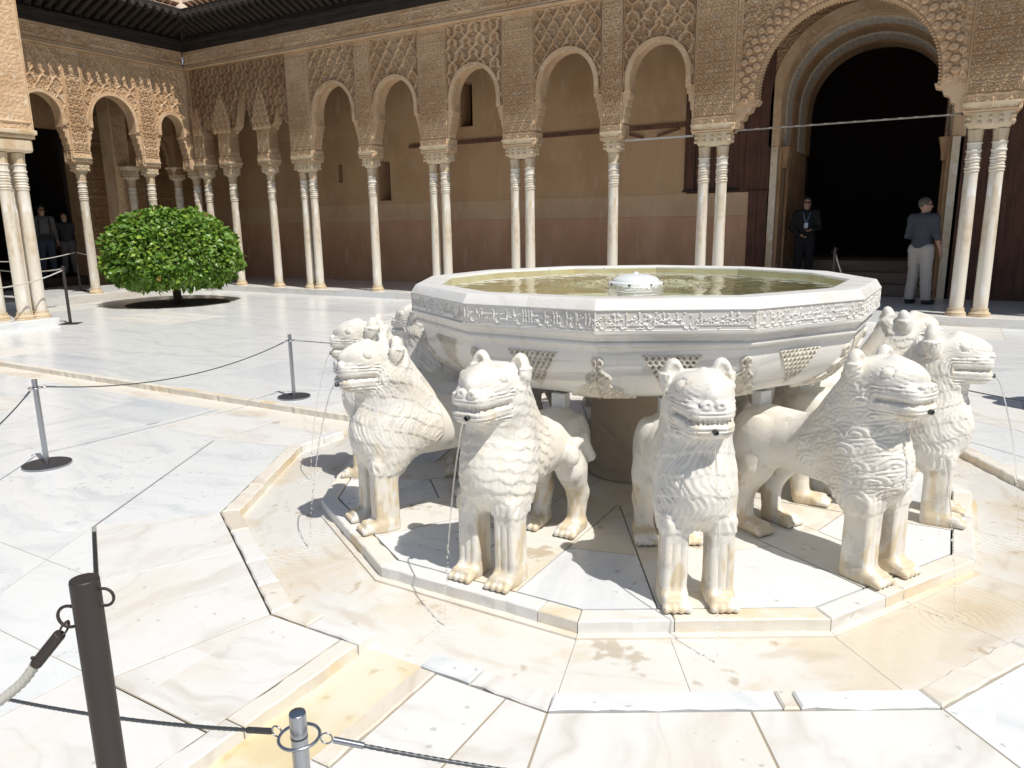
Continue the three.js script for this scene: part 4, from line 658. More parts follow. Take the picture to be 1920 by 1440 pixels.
// ---------------------------------------------------------------- far arcade
const far = thing('arcade', 'long carved stucco arcade on slender columns behind the fountain with one great arch', 'arcade', [0, FY, ZA]);
const dY = -FY;                                                        // parts below are given in absolute heights
const farUp = far;
const upG = [];
function place(o) { o.position.y += dY; return o; }
const cols = { K: -15.62, N: -14.21, A: -12.83, B: -11.575, C: -9.63, D: -7.785, E: -5.775, F: -3.84, G: -2.0, H: 1.99, I: 3.83, J: 5.77 };
for (const [k, x] of Object.entries(cols)) { const pair = 'BDEGHJ'.includes(k); if (k === 'K') { column(far, [-15.16, 0, 0]); continue; } column(far, [x, 0, 0], pair ? (k === 'G' || k === 'H' ? 0.155 : k === 'E' ? 0.163 : 0.146) : 0); }
for (const k of 'BDEGHJ') place(pier(far, cols[k], 0.68)); for (const k of 'CFI') place(pier(far, cols[k], 0.40));
const edgeX = (k, s) => cols[k] + s * ('BDEGHJ'.includes(k) ? 0.34 : 0.20);
[['B', 'C', 0], ['C', 'D', 2], ['D', 'E', 1], ['E', 'F', 2], ['F', 'G', 0], ['H', 'I', 2], ['I', 'J', 1]].forEach(([a, b, k]) => place(bay(far, edgeX(a, 1), edgeX(b, -1), k)));
place(frieze(far, -15.42, 6.4, 0.18));
{ // honeycomb bay beside the corner: stalactite pendants on two free columns and the corner
  const x0 = -15.42, x1 = edgeX('B', -1);
  const cells = (cx, w, y0, y1) => { const L = []; const rows = 7; for (let i = 0; i < rows; i++) { const t = i / (rows - 1), y = lerp(y0, y1, t), ww = lerp(w, 0.10, Math.pow(t, 1.5)), n = Math.max(1, Math.round(ww / 0.085)); for (let j = 0; j < n; j++) { const g = new THREE.SphereGeometry(0.055, 8, 6); g.scale(0.9, 1.7, 0.9); g.translate(cx + (n > 1 ? lerp(-ww / 2 + 0.04, ww / 2 - 0.04, j / (n - 1)) : 0), y, 0.13 + 0.05 * (1 - t) * ((i + j) % 2 ? 1 : 0.5)); L.push(g); const h = g.clone(); h.translate(0, 0, -0.26); L.push(h); } } return merge(L); };
  const s = new THREE.Shape(); const Y1 = 5.48; s.moveTo(x0, Y1); s.lineTo(x0, 3.95);
  const zig = [[-15.30, 3.95], [-15.05, 4.0], [-14.97, 4.25], [-14.9, 4.42], [-14.82, 4.2], [-14.74, 4.0], [-14.56, 3.95], [-13.92, 3.95], [-13.80, 4.05], [-13.72, 4.35], [-13.60, 4.72], [-13.50, 4.95], [-13.40, 4.72], [-13.28, 4.35], [-13.20, 4.05], [-13.12, 3.95], [-12.55, 3.95], [-12.46, 4.05], [-12.40, 4.25], [-12.32, 4.44], [-12.22, 4.25], [-12.15, 4.05], [-12.02, 3.95], [x1, 3.95]];
  zig.forEach(([x, y]) => s.lineTo(x, y)); s.lineTo(x1, Y1); const g = new THREE.ExtrudeGeometry(s, { depth: 0.22, bevelEnabled: false }); g.translate(0, 0, -0.14);
  const w = place(part(far, 'arch_wall', boxUV(g), M.stucco)); const cutA = zig;
  const lat = part(w, 'lattice', sebka(x0 + 0.16, x1 - 0.01, 4.0, 5.46, cutA, 1), M.stuccoDark); lat.position.z = 0.16;
  part(w, 'border', boxUV(merge([rbox(x0, x0 + 0.17, 3.1, 5.46, -0.1, 0.13, 0.01), rbox(x1 - 0.03, x1, 3.9, 5.46, 0.0, 0.14, 0.01)])), M.stucco);
  for (const [cx, wd, top] of [[-15.16, 0.34, 4.50], [-14.24, 0.66, 4.80], [-12.84, 0.60, 4.80]]) { part(w, 'stalactite', cells(cx, wd, 3.98, top), M.stucco); const pw = cx < -15 ? 0.17 : 0.19; const p = part(w, 'pier', boxUV(box(cx - pw, cx + pw, 3.33, 4.0, -0.16, 0.14)), M.stucco); const cr = relief(pw * 2, 0.62, 0.014, (x, y) => (Math.min(x, 2 * pw - x) < 0.03 || Math.abs(x - pw) < 0.02 ? 0.02 : 0.02 * arabH(arabB, x, y, 0.26))); cr.translate(cx - pw, 3.34, 0.143); part(p, 'carved_panel', cr, M.stucco); part(p, 'inscribed_block', merge([boxUV(box(cx - pw - 0.02, cx + pw + 0.02, 3.078, 3.33, -0.185, 0.17)), blockRelief[0.40].clone().scale(pw * 5, 1, 1).translate(cx - pw, 3.088, 0.172)]), M.stucco); for (const sd of [-1, 1]) { const b = sideRelief.clone().scale(1, 0.32, 1); b.translate(-0.15, 0, 0); b.rotateY(sd * Math.PI / 2); b.translate(cx + sd * (pw + 0.001), 3.34, -0.01); part(p, 'carved_side', b, M.stucco); } }
}
{ // the great arch
  const cx = 0.0, zc = 3.60, r0 = 1.30, r1 = 1.62, A = archPts(cx, r0, 3.45, zc, r0, 44), B = archPts(cx, r1, 3.45, zc, r1 - 0.03, 44);
  const x0 = edgeX('G', 1), x1 = edgeX('H', -1); const w = place(part(far, 'great_arch', bayWall(x0 - 0.02, x1 + 0.02, A, 3.45, 5.48, 0.26, -0.16), M.stucco));
  const sp = part(w, 'spandrel', (() => { const g = relief(x1 - x0, 1.96, 0.0125, (x, y) => -0.004 + 0.034 * Math.pow(arabH(arabB, x, y, 0.22), 0.8)); const p = g.attributes.position, ix = g.index.array, keep = []; for (let i = 0; i < ix.length; i += 3) { let c = 0; for (let q = 0; q < 3; q++) if (inArch(B, x0 + p.getX(ix[i + q]), 3.5 + p.getY(ix[i + q]))) c++; if (c < 3) keep.push(ix[i], ix[i + 1], ix[i + 2]); } g.setIndex(keep); g.translate(x0, 3.5, 0.105); return g; })(), M.stucco); sp;
  const lob = []; const lobe = (r, a, sx, sy, z) => { const g = new THREE.SphereGeometry(1, 10, 8); g.scale(sx, sy, 0.075); g.rotateZ(a - Math.PI / 2); g.translate(cx + r * Math.cos(a), zc + r * Math.sin(a), z); lob.push(g); const c = new THREE.TorusGeometry(0.030, 0.010, 5, 10); c.rotateZ(a); c.translate(cx + (r - 0.01) * Math.cos(a), zc + (r - 0.01) * Math.sin(a), z + 0.066); lob.push(c); };
  for (let i = 0; i < 30; i++) { const a = R(-3 + 186 * (i + 0.5) / 30); lobe(1.40, a, 0.062, 0.075, 0.10); lobe(1.50, a + R(3.1), 0.066, 0.075, 0.115); lobe(1.60, a, 0.070, 0.062, 0.105); }
  part(w, 'lobed_band', merge([...lob, archRing(archPts(cx, r0 + 0.03, 3.45, zc, r0 + 0.03, 40), archPts(cx, r1 - 0.02, 3.45, zc, r1 - 0.05, 40), 0.03, 0.075)]), M.stucco).userData.kind = 'stuff';
  part(w, 'beading', merge([beads(A, 0.05, 0.04, 0.045, 0.05, 0.12), beads(A, 0.05, 0.04, 0.045, 0.05, -0.12)]), M.stucco).userData.kind = 'stuff';
  for (const s of [-1, 1]) {                                           // scrolled corbels
    const e = s < 0 ? x0 : x1, P = [[0, 3.10], [0.10, 3.10], [0.12, 3.17], [0.10, 3.22], [0.17, 3.25], [0.19, 3.33], [0.27, 3.37], [0.30, 3.45], [0.38, 3.47], [0.40, 3.52], [0.0, 3.52]], sh = new THREE.Shape(); P.forEach(([d, y], i) => sh[i ? 'lineTo' : 'moveTo'](e - s * d, y)); const g = new THREE.ExtrudeGeometry(sh, { depth: 0.24, bevelEnabled: true, bevelSize: 0.008, bevelThickness: 0.008, bevelSegments: 1 }); g.translate(0, 0, -0.13); part(w, 'corbel', boxUV(g), M.stucco);
    const bx = e - s * 0.045 - 0.045; part(w, 'lettered_border', relief(0.10, 1.98, 0.012, (x, y) => (Math.min(x, 0.1 - x) < 0.014 ? 0.02 : 0.02 * letterB(y / 1.1, x / 0.1))), M.stucco, [s < 0 ? x0 : x1 - 0.10, 3.48, 0.135]); bx;
  }
}
M.rod = std({ color: new THREE.Color().setRGB(0.26, 0.23, 0.19), roughness: 0.6 });
{ const rod = thing('tie_rod', 'thin iron tie rod across the great arch opening', 'tie rod', [0, 3.07, ZA + 0.10]); const g = cyl(0.014, 0.014, 3.30, 10); g.rotateZ(Math.PI / 2); part(rod, 'rod', g, M.rod); const k = merge([-1, 1].map((s) => { const q = new THREE.SphereGeometry(0.026, 10, 8); q.translate(s * 1.64, 0, 0); return q; })); k; for (const s of [-1, 1]) part(rod, 'knob', new THREE.SphereGeometry(0.026, 10, 8), M.bronze, [s * 1.645, 0, 0]); }
{ const o = new THREE.Mesh(boxUV(box(-3.62, -2.36, 3.03, 3.06, ZA - 0.02, ZA + 0.03)), M.whiteRope); o.name = 'tie_bar'; scene.add(tag(shadow(o), 'pale timber tie bar between the columns left of the great arch', 'tie bar')); }
// upper wall, eaves and roof
const eave = thing('timber_eave', 'dark carved timber eave overhanging the far arcade', 'eave'), eaveL = thing('timber_eave', 'dark carved timber eave over the left wing, meeting the other in the corner', 'eave');
const FZ = ZA + 0.18, FX = -15.42, lipZ = FZ + 0.50, lipX = FX + 0.78;
const capsL = []; let nR = 0;
{ part(eave, 'beam', boxUV(merge([box(-15.42, 16, 5.90, 6.06, FZ - 0.3, FZ + 0.03), rbox(-15.39, 16, 6.062, 6.16, FZ - 0.3, FZ + 0.10, 0.02)])), M.wood); part(eave, 'soffit', boxUV(merge([box(-16.2, 16, 6.60, 6.63, FZ - 0.3, lipZ), box(-15.3, 16, 6.162, 6.598, FZ - 0.3, FZ + 0.02)])), M.wood); part(eave, 'fascia', boxUV(rbox(lipX, 16, 6.56, 6.68, lipZ + 0.001, lipZ + 0.03, 0.01)), M.wood);
  for (let x = -15.15; x < 5; x += 0.21) { const g = box(-0.05, 0.05, -0.06, 0.06, -0.38, 0.38); g.rotateX(R(-24)); part(eave, 'rafter', boxUV(g), M.wood, [x, 6.40, FZ + 0.27]); }
  part(eaveL, 'beam', boxUV(merge([box(FX - 0.3, FX + 0.03, 5.901, 6.061, FZ + 0.03, 9, ), rbox(FX - 0.3, FX + 0.12, 6.063, 6.161, FZ + 0.10, 9, 0.02)])), M.wood); part(eaveL, 'soffit', boxUV(merge([box(FX - 0.3, lipX, 6.606, 6.636, FZ - 0.2, 9), box(FX - 0.3, FX + 0.02, 6.163, 6.599, FZ + 0.02, 9)])), M.wood); part(eaveL, 'fascia', boxUV(rbox(lipX + 0.001, lipX + 0.03, 6.56, 6.68, lipZ + 0.03, 9, 0.01)), M.wood);
  for (let z = FZ + 0.35; z < -2.6; z += 0.21) { const g = box(-0.5, 0.5, -0.06, 0.06, -0.05, 0.05); g.rotateZ(R(20)); part(eaveL, 'rafter', boxUV(g), M.wood, [FX + 0.40, 6.38, z]); } }
const roof = thing('tiled_roof', 'barrel-tiled roof edge just above the dark corner eave', 'roof');
{ const rs = (pts, m) => { const g = new THREE.BufferGeometry(); g.setAttribute('position', new THREE.Float32BufferAttribute(pts.flat(), 3)); g.computeVertexNormals(); return boxUV(g); };
  const q = (a, b, c, d) => [a, b, c, a, c, d];
  part(roof, 'deck', rs([...q([lipX - 0.1, 6.70, lipZ], [16, 6.70, lipZ], [16, 8.2, -12.2], [-18.5, 8.2, -12.2]), ...q([lipX, 6.70, 9], [lipX, 6.70, lipZ], [-18.5, 8.2, -12.2], [-18.5, 8.2, 9])]), M.roof);
  part(roof, 'underlay', boxUV(merge([box(-18.9, 16, 6.64, 6.69, -12.4, lipZ - 0.02), box(-18.9, lipX - 0.02, 6.6405, 6.6895, lipZ, 9)])), M.wood);
  const tl = new THREE.CylinderGeometry(0.075, 0.085, 0.5, 10, 1, false, 0, Math.PI); tl.rotateZ(Math.PI / 2); tl.rotateX(0); const tz = tl.clone(); tz.rotateY(-Math.PI / 2);
  const A = [], B = []; for (let x = lipX + 0.1; x < 4; x += 0.19) { const g = tz.clone(); g.rotateX(R(-20)); part(roof, 'tile', boxUV(g), M.roof, [x, 6.74, lipZ - 0.25]); } for (let z = lipZ + 0.1; z < -2.6; z += 0.19) { const g = tl.clone(); g.rotateZ(R(20)); part(roof, 'tile', boxUV(g), M.roof, [lipX - 0.25, 6.74, z]); } A; B; }
capsL; nR; upG; farUp;
// raised walk with its stone edge
const walk = struct('walkway');
for (let x = -15.3, i = 0; x < 15; i++) { const e = Math.min(15, x + rr(1.3, 2.1)); const a = boxUV(box(x + 0.002, e - 0.002, -0.1, FY, -9.02, -8.53)); part(walk, 'kerb_stone', a, i % 3 ? M.warm : M.cool); x = e; }
part(walk, 'floor', boxUV(box(-19, 15, -0.1, FY - 0.004, -11.6, -9.022)), M.cool);
for (let z = -8.527, i = 0; z < 8; i++) { const e = Math.min(8.5, z + rr(1.3, 2.1)); part(walk, 'kerb_stone', boxUV(box(-15.80, -15.30, -0.1, FY, z + 0.002, e - 0.002)), i % 2 ? M.warm : M.cool); z = e; }
part(walk, 'floor', boxUV(box(-19, -15.802, -0.1, FY - 0.004, -9.02, 8.5)), M.cool);

// ---------------------------------------------------------------- left arcade (local x runs from the corner along +z of the court)
const left = thing('arcade', 'sunlit carved arcade of the left wing behind the round tree', 'arcade', [-15.6, FY, 0], Math.PI / 2);
const lz = { K: 8.82, M: 7.49, L: 5.76, O: 4.25 };                     // local x = -z
for (const k of 'KMLO') column(left, [lz[k], 0, 0], 0);
for (const k of 'MLO') place(pier(left, lz[k], 0.40));
place(pier(left, lz.K - 0.02, 0.40));
[['O', 'L', 2], ['L', 'M', 0], ['M', 'K', 1]].forEach(([a, b, k]) => place(bay(left, lz[a] + 0.2, lz[b] - 0.2 - (b === 'K' ? 0.02 : 0), k, { yc: 4.0, depth: 0.5 })));
place(frieze(left, 2.6, 8.60, 0.18));
place(part(left, 'upper_wall', boxUV(box(-8.5, 4.05, 3.3, 5.9, -0.16, 0.12)), M.stucco));

// ---------------------------------------------------------------- pavilion corner at the left edge
const pav = thing('pavilion', 'projecting pavilion corner with clustered columns at the left edge', 'pavilion', [-11.72, FY, 0]);
part(pav, 'plinth', boxUV(rbox(-3.6, 0.24, -0.23, 0, -2.64, 2.58, 0.012)), M.cool);
for (const [x, z] of [[0, -2.47], [0, -2.20], [-0.27, -2.45], [-0.27, -1.95], [0, 2.3], [0, 2.03], [0, 0.8], [0, -0.8], [-3.4, -2.33], [-1.8, -2.33]]) column(pav, [x, 0, z], 0, 0, x < -1 || z > -1.5);
{ const c = part(pav, 'capital', merge([boxUV(rbox(-0.44, 0.17, 2.72, 2.94, -2.66, -1.64, 0.05))]), M.capital); part(c, 'impost', boxUV(merge([rbox(-0.46, 0.19, 2.945, 3.0, -2.68, -1.60, 0.015), rbox(-0.50, 0.23, 3.0, 3.075, -2.72, -1.58, 0.02)])), M.capital); }
const pv = place(part(pav, 'wall', boxUV(merge([box(-0.46, 0.17, 3.07, 6.4, -2.70, -1.62), box(-0.40, 0.12, 4.6, 6.4, -1.62, 2.5), box(-3.9, -0.46, 4.7, 6.4, -2.46, -2.1)])), M.stucco)); pv.position.y = dY + FY * 0; 
{ const g = relief(1.06, 2.9, 0.014, (x, y) => { const b = Math.min(x, 1.06 - x); if (b < 0.03) return 0.02; return y < 0.24 ? (Math.min(y, 0.24 - y) < 0.02 ? 0.024 : 0.012 * letterA(x / 1.8, y / 0.24)) : 0.010 * arabH(arabA, x, y, 0.22); }); g.rotateY(Math.PI / 2); g.translate(0.172, 3.09, -1.62); part(pv, 'carved_panel', g, M.stucco); }
part(pav, 'roof', boxUV(merge([box(-4.2, 0.75, 6.4, 6.55, -3.1, 3.1)])), M.wood);

// ---------------------------------------------------------------- gallery walls behind the arcades
M.tie = std({ map: redT, color: new THREE.Color().setRGB(1.7, 1.9, 2.0), roughness: 0.9 });
const wallB = thing('gallery_wall', 'brown plastered back wall of the far gallery with dado band and small windows', 'wall');
const WZ = -11.5;
function holedWall(x0, x1, y0, y1, holes, z0, depth) { const s = new THREE.Shape([[x0, y0], [x1, y0], [x1, y1], [x0, y1]].map((p) => new THREE.Vector2(...p))); for (const h of holes) s.holes.push(new THREE.Path(h.map((p) => new THREE.Vector2(...p)))); const g = new THREE.ExtrudeGeometry(s, { depth, bevelEnabled: false, curveSegments: 4 }); g.translate(0, 0, z0); return boxUV(g); }
const sq = (a, b, c, d) => [[a, c], [a, d], [b, d], [b, c]];
part(wallB, 'upper_wall', holedWall(-18.6, -3.3, 2.17, 5.6, [sq(-9.02, -8.66, 3.94, 4.98), sq(-11.70, -11.30, 2.25, 3.26), sq(-13.14, -12.97, 2.78, 3.26)], WZ - 0.5, 0.5), M.plaster);
part(wallB, 'dado', boxUV(merge([box(-18.6, -3.3, 0.1, 1.70, WZ - 0.5, WZ + 0.012), box(-3.3, -1.62, 0.1, 1.70, WZ - 0.5, WZ + 0.012)])), M.dado);
part(wallB, 'dado_band', boxUV(box(-18.6, -1.95, 1.703, 2.167, WZ - 0.5, WZ + 0.006)), M.band);
part(wallB, 'upper_wall', boxUV(box(-3.297, -1.62, 2.17, 5.6, WZ - 0.5, WZ - 0.02)), M.red);
for (const [a, b, c, d] of [[-9.02, -8.66, 3.94, 4.98], [-11.70, -11.30, 2.25, 3.26], [-13.14, -12.97, 2.78, 3.26]]) { const w = part(wallB, 'window', boxUV(box(a - 0.02, b + 0.02, c - 0.02, d + 0.02, WZ - 0.56, WZ - 0.52)), M.hall); const fr = boxUV(merge([box(a - 0.02, a + 0.015, c, d, WZ - 0.50, WZ - 0.47), box(b - 0.015, b + 0.02, c, d, WZ - 0.50, WZ - 0.47)])); part(w, 'frame', fr, M.wood); }
part(wallB, 'timber_tie', boxUV(box(-10.6, -3.35, 3.53, 3.61, WZ + 0.0, WZ + 0.06)), M.tie);
for (const [x0, x1, dy] of [[-4.75, -4.25, -0.12], [-3.95, -3.45, -0.12]]) { const g = box(0, 0.5, -0.02, 0.02, -0.025, 0.025); g.rotateZ(x0 < -4.3 ? -0.28 : 0.24); part(wallB, 'brace', boxUV(g), M.tie, [x0, x0 < -4.3 ? 3.5 : 3.38, WZ + 0.05]); x1; dy; }
part(wallB, 'shutter', boxUV(rbox(-3.34, -3.12, 2.22, 5.2, WZ - 0.02, WZ + 0.05, 0.01)), M.red); part(wallB, 'sill', boxUV(rbox(-3.36, -2.2, 2.20, 2.24, WZ - 0.03, WZ + 0.09, 0.008)), M.wood);
for (let i = 0; i < 6; i++) part(wallB, 'board', boxUV(rbox(-3.118 + i * 0.255, -2.866 + i * 0.255, 2.242, 5.2, WZ - 0.02, WZ + 0.006 + 0.004 * (i % 2), 0.004)), M.red);
for (let i = 0; i < 2; i++) part(wallB, 'board', boxUV(rbox(-1.99 + i * 0.19, -1.803 + i * 0.19, 0.14, 2.19, WZ, WZ + 0.03, 0.004)), M.red);
part(wallB, 'side_wall', boxUV(box(1.70, 16, 0.1, 5.6, WZ - 0.5, WZ)), M.red);
const ceilM = M.wood; struct('ceiling', boxUV(merge([box(-18.9, 16, 5.62, 5.70, -12, ZA - 0.2), box(-18.9, -15.8, 5.625, 5.705, -9, 9)])), ceilM);
// portal of the hall: stepped orders of one arch, white jambs, dark room and steps behind
const portal = thing('portal', 'tall dark hall doorway with nested carved arches and white marble jambs', 'portal', [0.03, 0, 0]);
const blueT = rep(tex(512, (u, v) => { const a = fbm(u * 14, v * 14, 4, 5), f = fbm(u * 60, v * 60, 3, 9); return mixc([0.60, 0.55, 0.47], [0.36, 0.30, 0.235], sstep(-0.1, 0.3, a + f)); }), 1);
M.blue = std({ map: blueT, roughness: 0.9, bumpMap: mb, bumpScale: 0.004 });
M.jamb = std({ map: shaftT, color: new THREE.Color().setRGB(1.0, 0.94, 0.84), roughness: 0.7 });
M.stepS = std({ map: T.stain, color: new THREE.Color().setRGB(0.24, 0.20, 0.17), roughness: 0.75 });
{ const ord = [[1.62, 1.48, WZ, 0.45, M.stucco], [1.48, 1.44, WZ - 0.42, 0.50, M.blue], [1.44, 1.40, WZ - 0.90, 0.55, M.stuccoDark], [1.40, 1.365, WZ - 1.43, 0.60, M.blue], [1.365, 1.33, WZ - 2.0, 0.6, M.stuccoDark]];
  ord.forEach(([ro, ri, z, dp, m], i) => { const A = archPts(0, ri, 3.02, 3.82, ri, 36), B = archPts(0, ro + 0.06, 3.02, 3.82, ro + 0.06, 36); const o = part(portal, 'arch_order', archRing(A, B, dp, z - dp, 0.01), m); part(o, 'beading', merge([beads(A, 0.05, 0.035, 0.035, 0.03, z + 0.005)]), m).userData.kind = 'stuff'; i; });
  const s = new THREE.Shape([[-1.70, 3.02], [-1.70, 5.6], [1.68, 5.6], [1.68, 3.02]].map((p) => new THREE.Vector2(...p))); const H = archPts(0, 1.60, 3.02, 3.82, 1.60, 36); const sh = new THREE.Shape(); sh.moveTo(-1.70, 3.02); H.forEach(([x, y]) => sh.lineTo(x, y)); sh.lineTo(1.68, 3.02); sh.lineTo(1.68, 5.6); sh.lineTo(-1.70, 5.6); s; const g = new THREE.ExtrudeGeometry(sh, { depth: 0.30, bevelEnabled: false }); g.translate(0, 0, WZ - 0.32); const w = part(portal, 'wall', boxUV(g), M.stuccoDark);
  const rl = relief(3.38, 2.56, 0.018, (x, y) => 0.02 * arabH(arabA, x, y, 0.26)); { const p = rl.attributes.position, ix = rl.index.array, keep = []; for (let i = 0; i < ix.length; i += 3) { let c = 0; for (let q = 0; q < 3; q++) if (inArch(H, p.getX(ix[i + q]) - 1.70, 3.03 + p.getY(ix[i + q]))) c++; if (c < 3) keep.push(ix[i], ix[i + 1], ix[i + 2]); } rl.setIndex(keep); rl.translate(-1.70, 3.03, WZ - 0.018); part(w, 'carved_panel', rl, M.stuccoDark); }
  for (const sd of [-1, 1]) { const x = (a, b) => [Math.min(sd * a, sd * b), Math.max(sd * a, sd * b)]; const [a0, a1] = x(1.49, 1.62), [b0, b1] = x(1.42, 1.488), [c0, c1] = x(1.36, 1.418); const j = part(portal, 'jamb', boxUV(rbox(a0, a1, 0.12, 3.02, WZ - 0.22, WZ + 0.04, 0.012)), M.jamb); part(j, 'pilaster', boxUV(rbox(b0, b1, 0.12, 3.02, WZ - 0.45, WZ - 0.02, 0.01)), M.stuccoDark); part(j, 'pilaster', boxUV(rbox(c0, c1, 0.12, 3.02, WZ - 2.5, WZ - 0.46, 0.01)), M.stuccoDark); const cp = squareLoft([[0, 0.07, 0.18, 5], [0.12, 0.075, 0.19, 5], [0.26, 0.10, 0.22, 8], [0.38, 0.13, 0.25, 10], [0.40, 0.13, 0.25, 10]]); part(j, 'bracket', cp, M.stuccoDark, [sd * 1.40, 2.62, WZ - 0.28]); }
  for (let i = 0; i < 3; i++) part(portal, 'step', boxUV(rbox(-1.357, 1.357, 0.12, 0.34 + i * 0.21, -14.1, -11.72 - i * 0.36, 0.012)), M.stepS);
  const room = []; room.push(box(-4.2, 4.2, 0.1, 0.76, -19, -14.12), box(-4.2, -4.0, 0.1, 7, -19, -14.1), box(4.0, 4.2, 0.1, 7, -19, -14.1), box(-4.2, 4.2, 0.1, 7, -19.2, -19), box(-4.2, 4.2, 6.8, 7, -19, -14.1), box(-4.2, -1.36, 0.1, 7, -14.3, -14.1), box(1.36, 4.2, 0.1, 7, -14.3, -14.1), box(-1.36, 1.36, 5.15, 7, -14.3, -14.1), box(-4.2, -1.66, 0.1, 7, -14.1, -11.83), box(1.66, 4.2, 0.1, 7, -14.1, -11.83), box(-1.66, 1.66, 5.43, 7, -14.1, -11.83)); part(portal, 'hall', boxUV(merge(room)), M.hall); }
// left gallery interior
const wallL = thing('gallery_wall', 'shaded inner wall of the left gallery with carved panels and a dark doorway', 'wall');
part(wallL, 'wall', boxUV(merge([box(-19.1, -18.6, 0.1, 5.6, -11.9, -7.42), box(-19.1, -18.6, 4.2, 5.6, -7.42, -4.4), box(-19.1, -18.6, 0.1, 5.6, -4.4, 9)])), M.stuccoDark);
{ const g = relief(4.0, 4.6, 0.02, (x, y) => (x % 1.15 < 0.05 || Math.abs(y - 1.6) < 0.03 || Math.abs(y - 3.0) < 0.03 ? 0.03 : 0.022 * arabH(x % 2.3 < 1.15 ? arabA : arabB, x, y, 0.34))); g.rotateY(Math.PI / 2); g.translate(-18.598, 0.9, -7.45); part(wallL, 'carved_panel', g, M.stuccoDark); }
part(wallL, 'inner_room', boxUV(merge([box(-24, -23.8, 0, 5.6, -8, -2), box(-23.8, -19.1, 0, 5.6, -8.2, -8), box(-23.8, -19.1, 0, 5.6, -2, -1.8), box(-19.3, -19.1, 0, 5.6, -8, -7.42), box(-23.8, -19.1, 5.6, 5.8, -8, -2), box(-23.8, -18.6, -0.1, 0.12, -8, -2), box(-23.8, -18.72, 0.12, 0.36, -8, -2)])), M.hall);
{ const a = archPts(-9.9, 0.32, 0.12, 1.75, 0.36, 14), s = new THREE.Shape(); a.forEach(([x, y], i) => s[i ? 'lineTo' : 'moveTo'](x, y)); const g = new THREE.ExtrudeGeometry(s, { depth: 0.04, bevelEnabled: false }); g.rotateY(-Math.PI / 2); g.scale(1, 1, 1); g.translate(-18.53, 0, 0); part(wallL, 'doorway', boxUV(g), M.hall); }
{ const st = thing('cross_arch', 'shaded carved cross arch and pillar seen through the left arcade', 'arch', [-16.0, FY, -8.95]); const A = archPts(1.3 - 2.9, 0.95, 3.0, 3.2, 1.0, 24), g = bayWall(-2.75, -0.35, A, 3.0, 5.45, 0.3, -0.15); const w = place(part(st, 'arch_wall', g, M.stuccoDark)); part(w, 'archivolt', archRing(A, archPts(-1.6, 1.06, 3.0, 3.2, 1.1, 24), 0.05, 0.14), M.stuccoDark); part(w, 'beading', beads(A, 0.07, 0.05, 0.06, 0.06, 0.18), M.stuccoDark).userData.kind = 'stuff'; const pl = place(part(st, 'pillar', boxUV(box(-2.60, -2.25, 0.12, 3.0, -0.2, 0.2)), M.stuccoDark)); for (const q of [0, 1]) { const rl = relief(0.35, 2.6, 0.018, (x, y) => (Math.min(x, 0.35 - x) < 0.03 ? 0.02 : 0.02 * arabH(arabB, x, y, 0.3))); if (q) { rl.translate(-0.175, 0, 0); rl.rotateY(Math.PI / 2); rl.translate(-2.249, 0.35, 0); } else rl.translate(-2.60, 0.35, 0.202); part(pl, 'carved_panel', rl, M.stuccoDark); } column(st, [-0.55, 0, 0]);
  const p2 = place(part(st, 'pillar', boxUV(box(-1.85, -1.35, 0.12, 5.5, 0.80, 1.22)), M.stucco)); const f1 = relief(0.50, 5.2, 0.018, (x, y) => (Math.min(x, 0.5 - x) < 0.03 || Math.abs(x - 0.25) < 0.02 ? 0.02 : 0.018 * arabH(arabA, x, y, 0.25))); f1.translate(-1.85, 0.2, 1.222); const f2 = relief(0.42, 5.2, 0.018, (x, y) => (Math.min(x, 0.42 - x) < 0.03 ? 0.02 : 0.018 * arabH(arabB, x, y, 0.25))); f2.translate(-0.21, 0, 0); f2.rotateY(Math.PI / 2); f2.translate(-1.348, 0.2, 1.01); part(p2, 'carved_panel', f1, M.stucco); part(p2, 'carved_panel', f2, M.stucco); column(st, [-1.15, 0, 0.95]); }
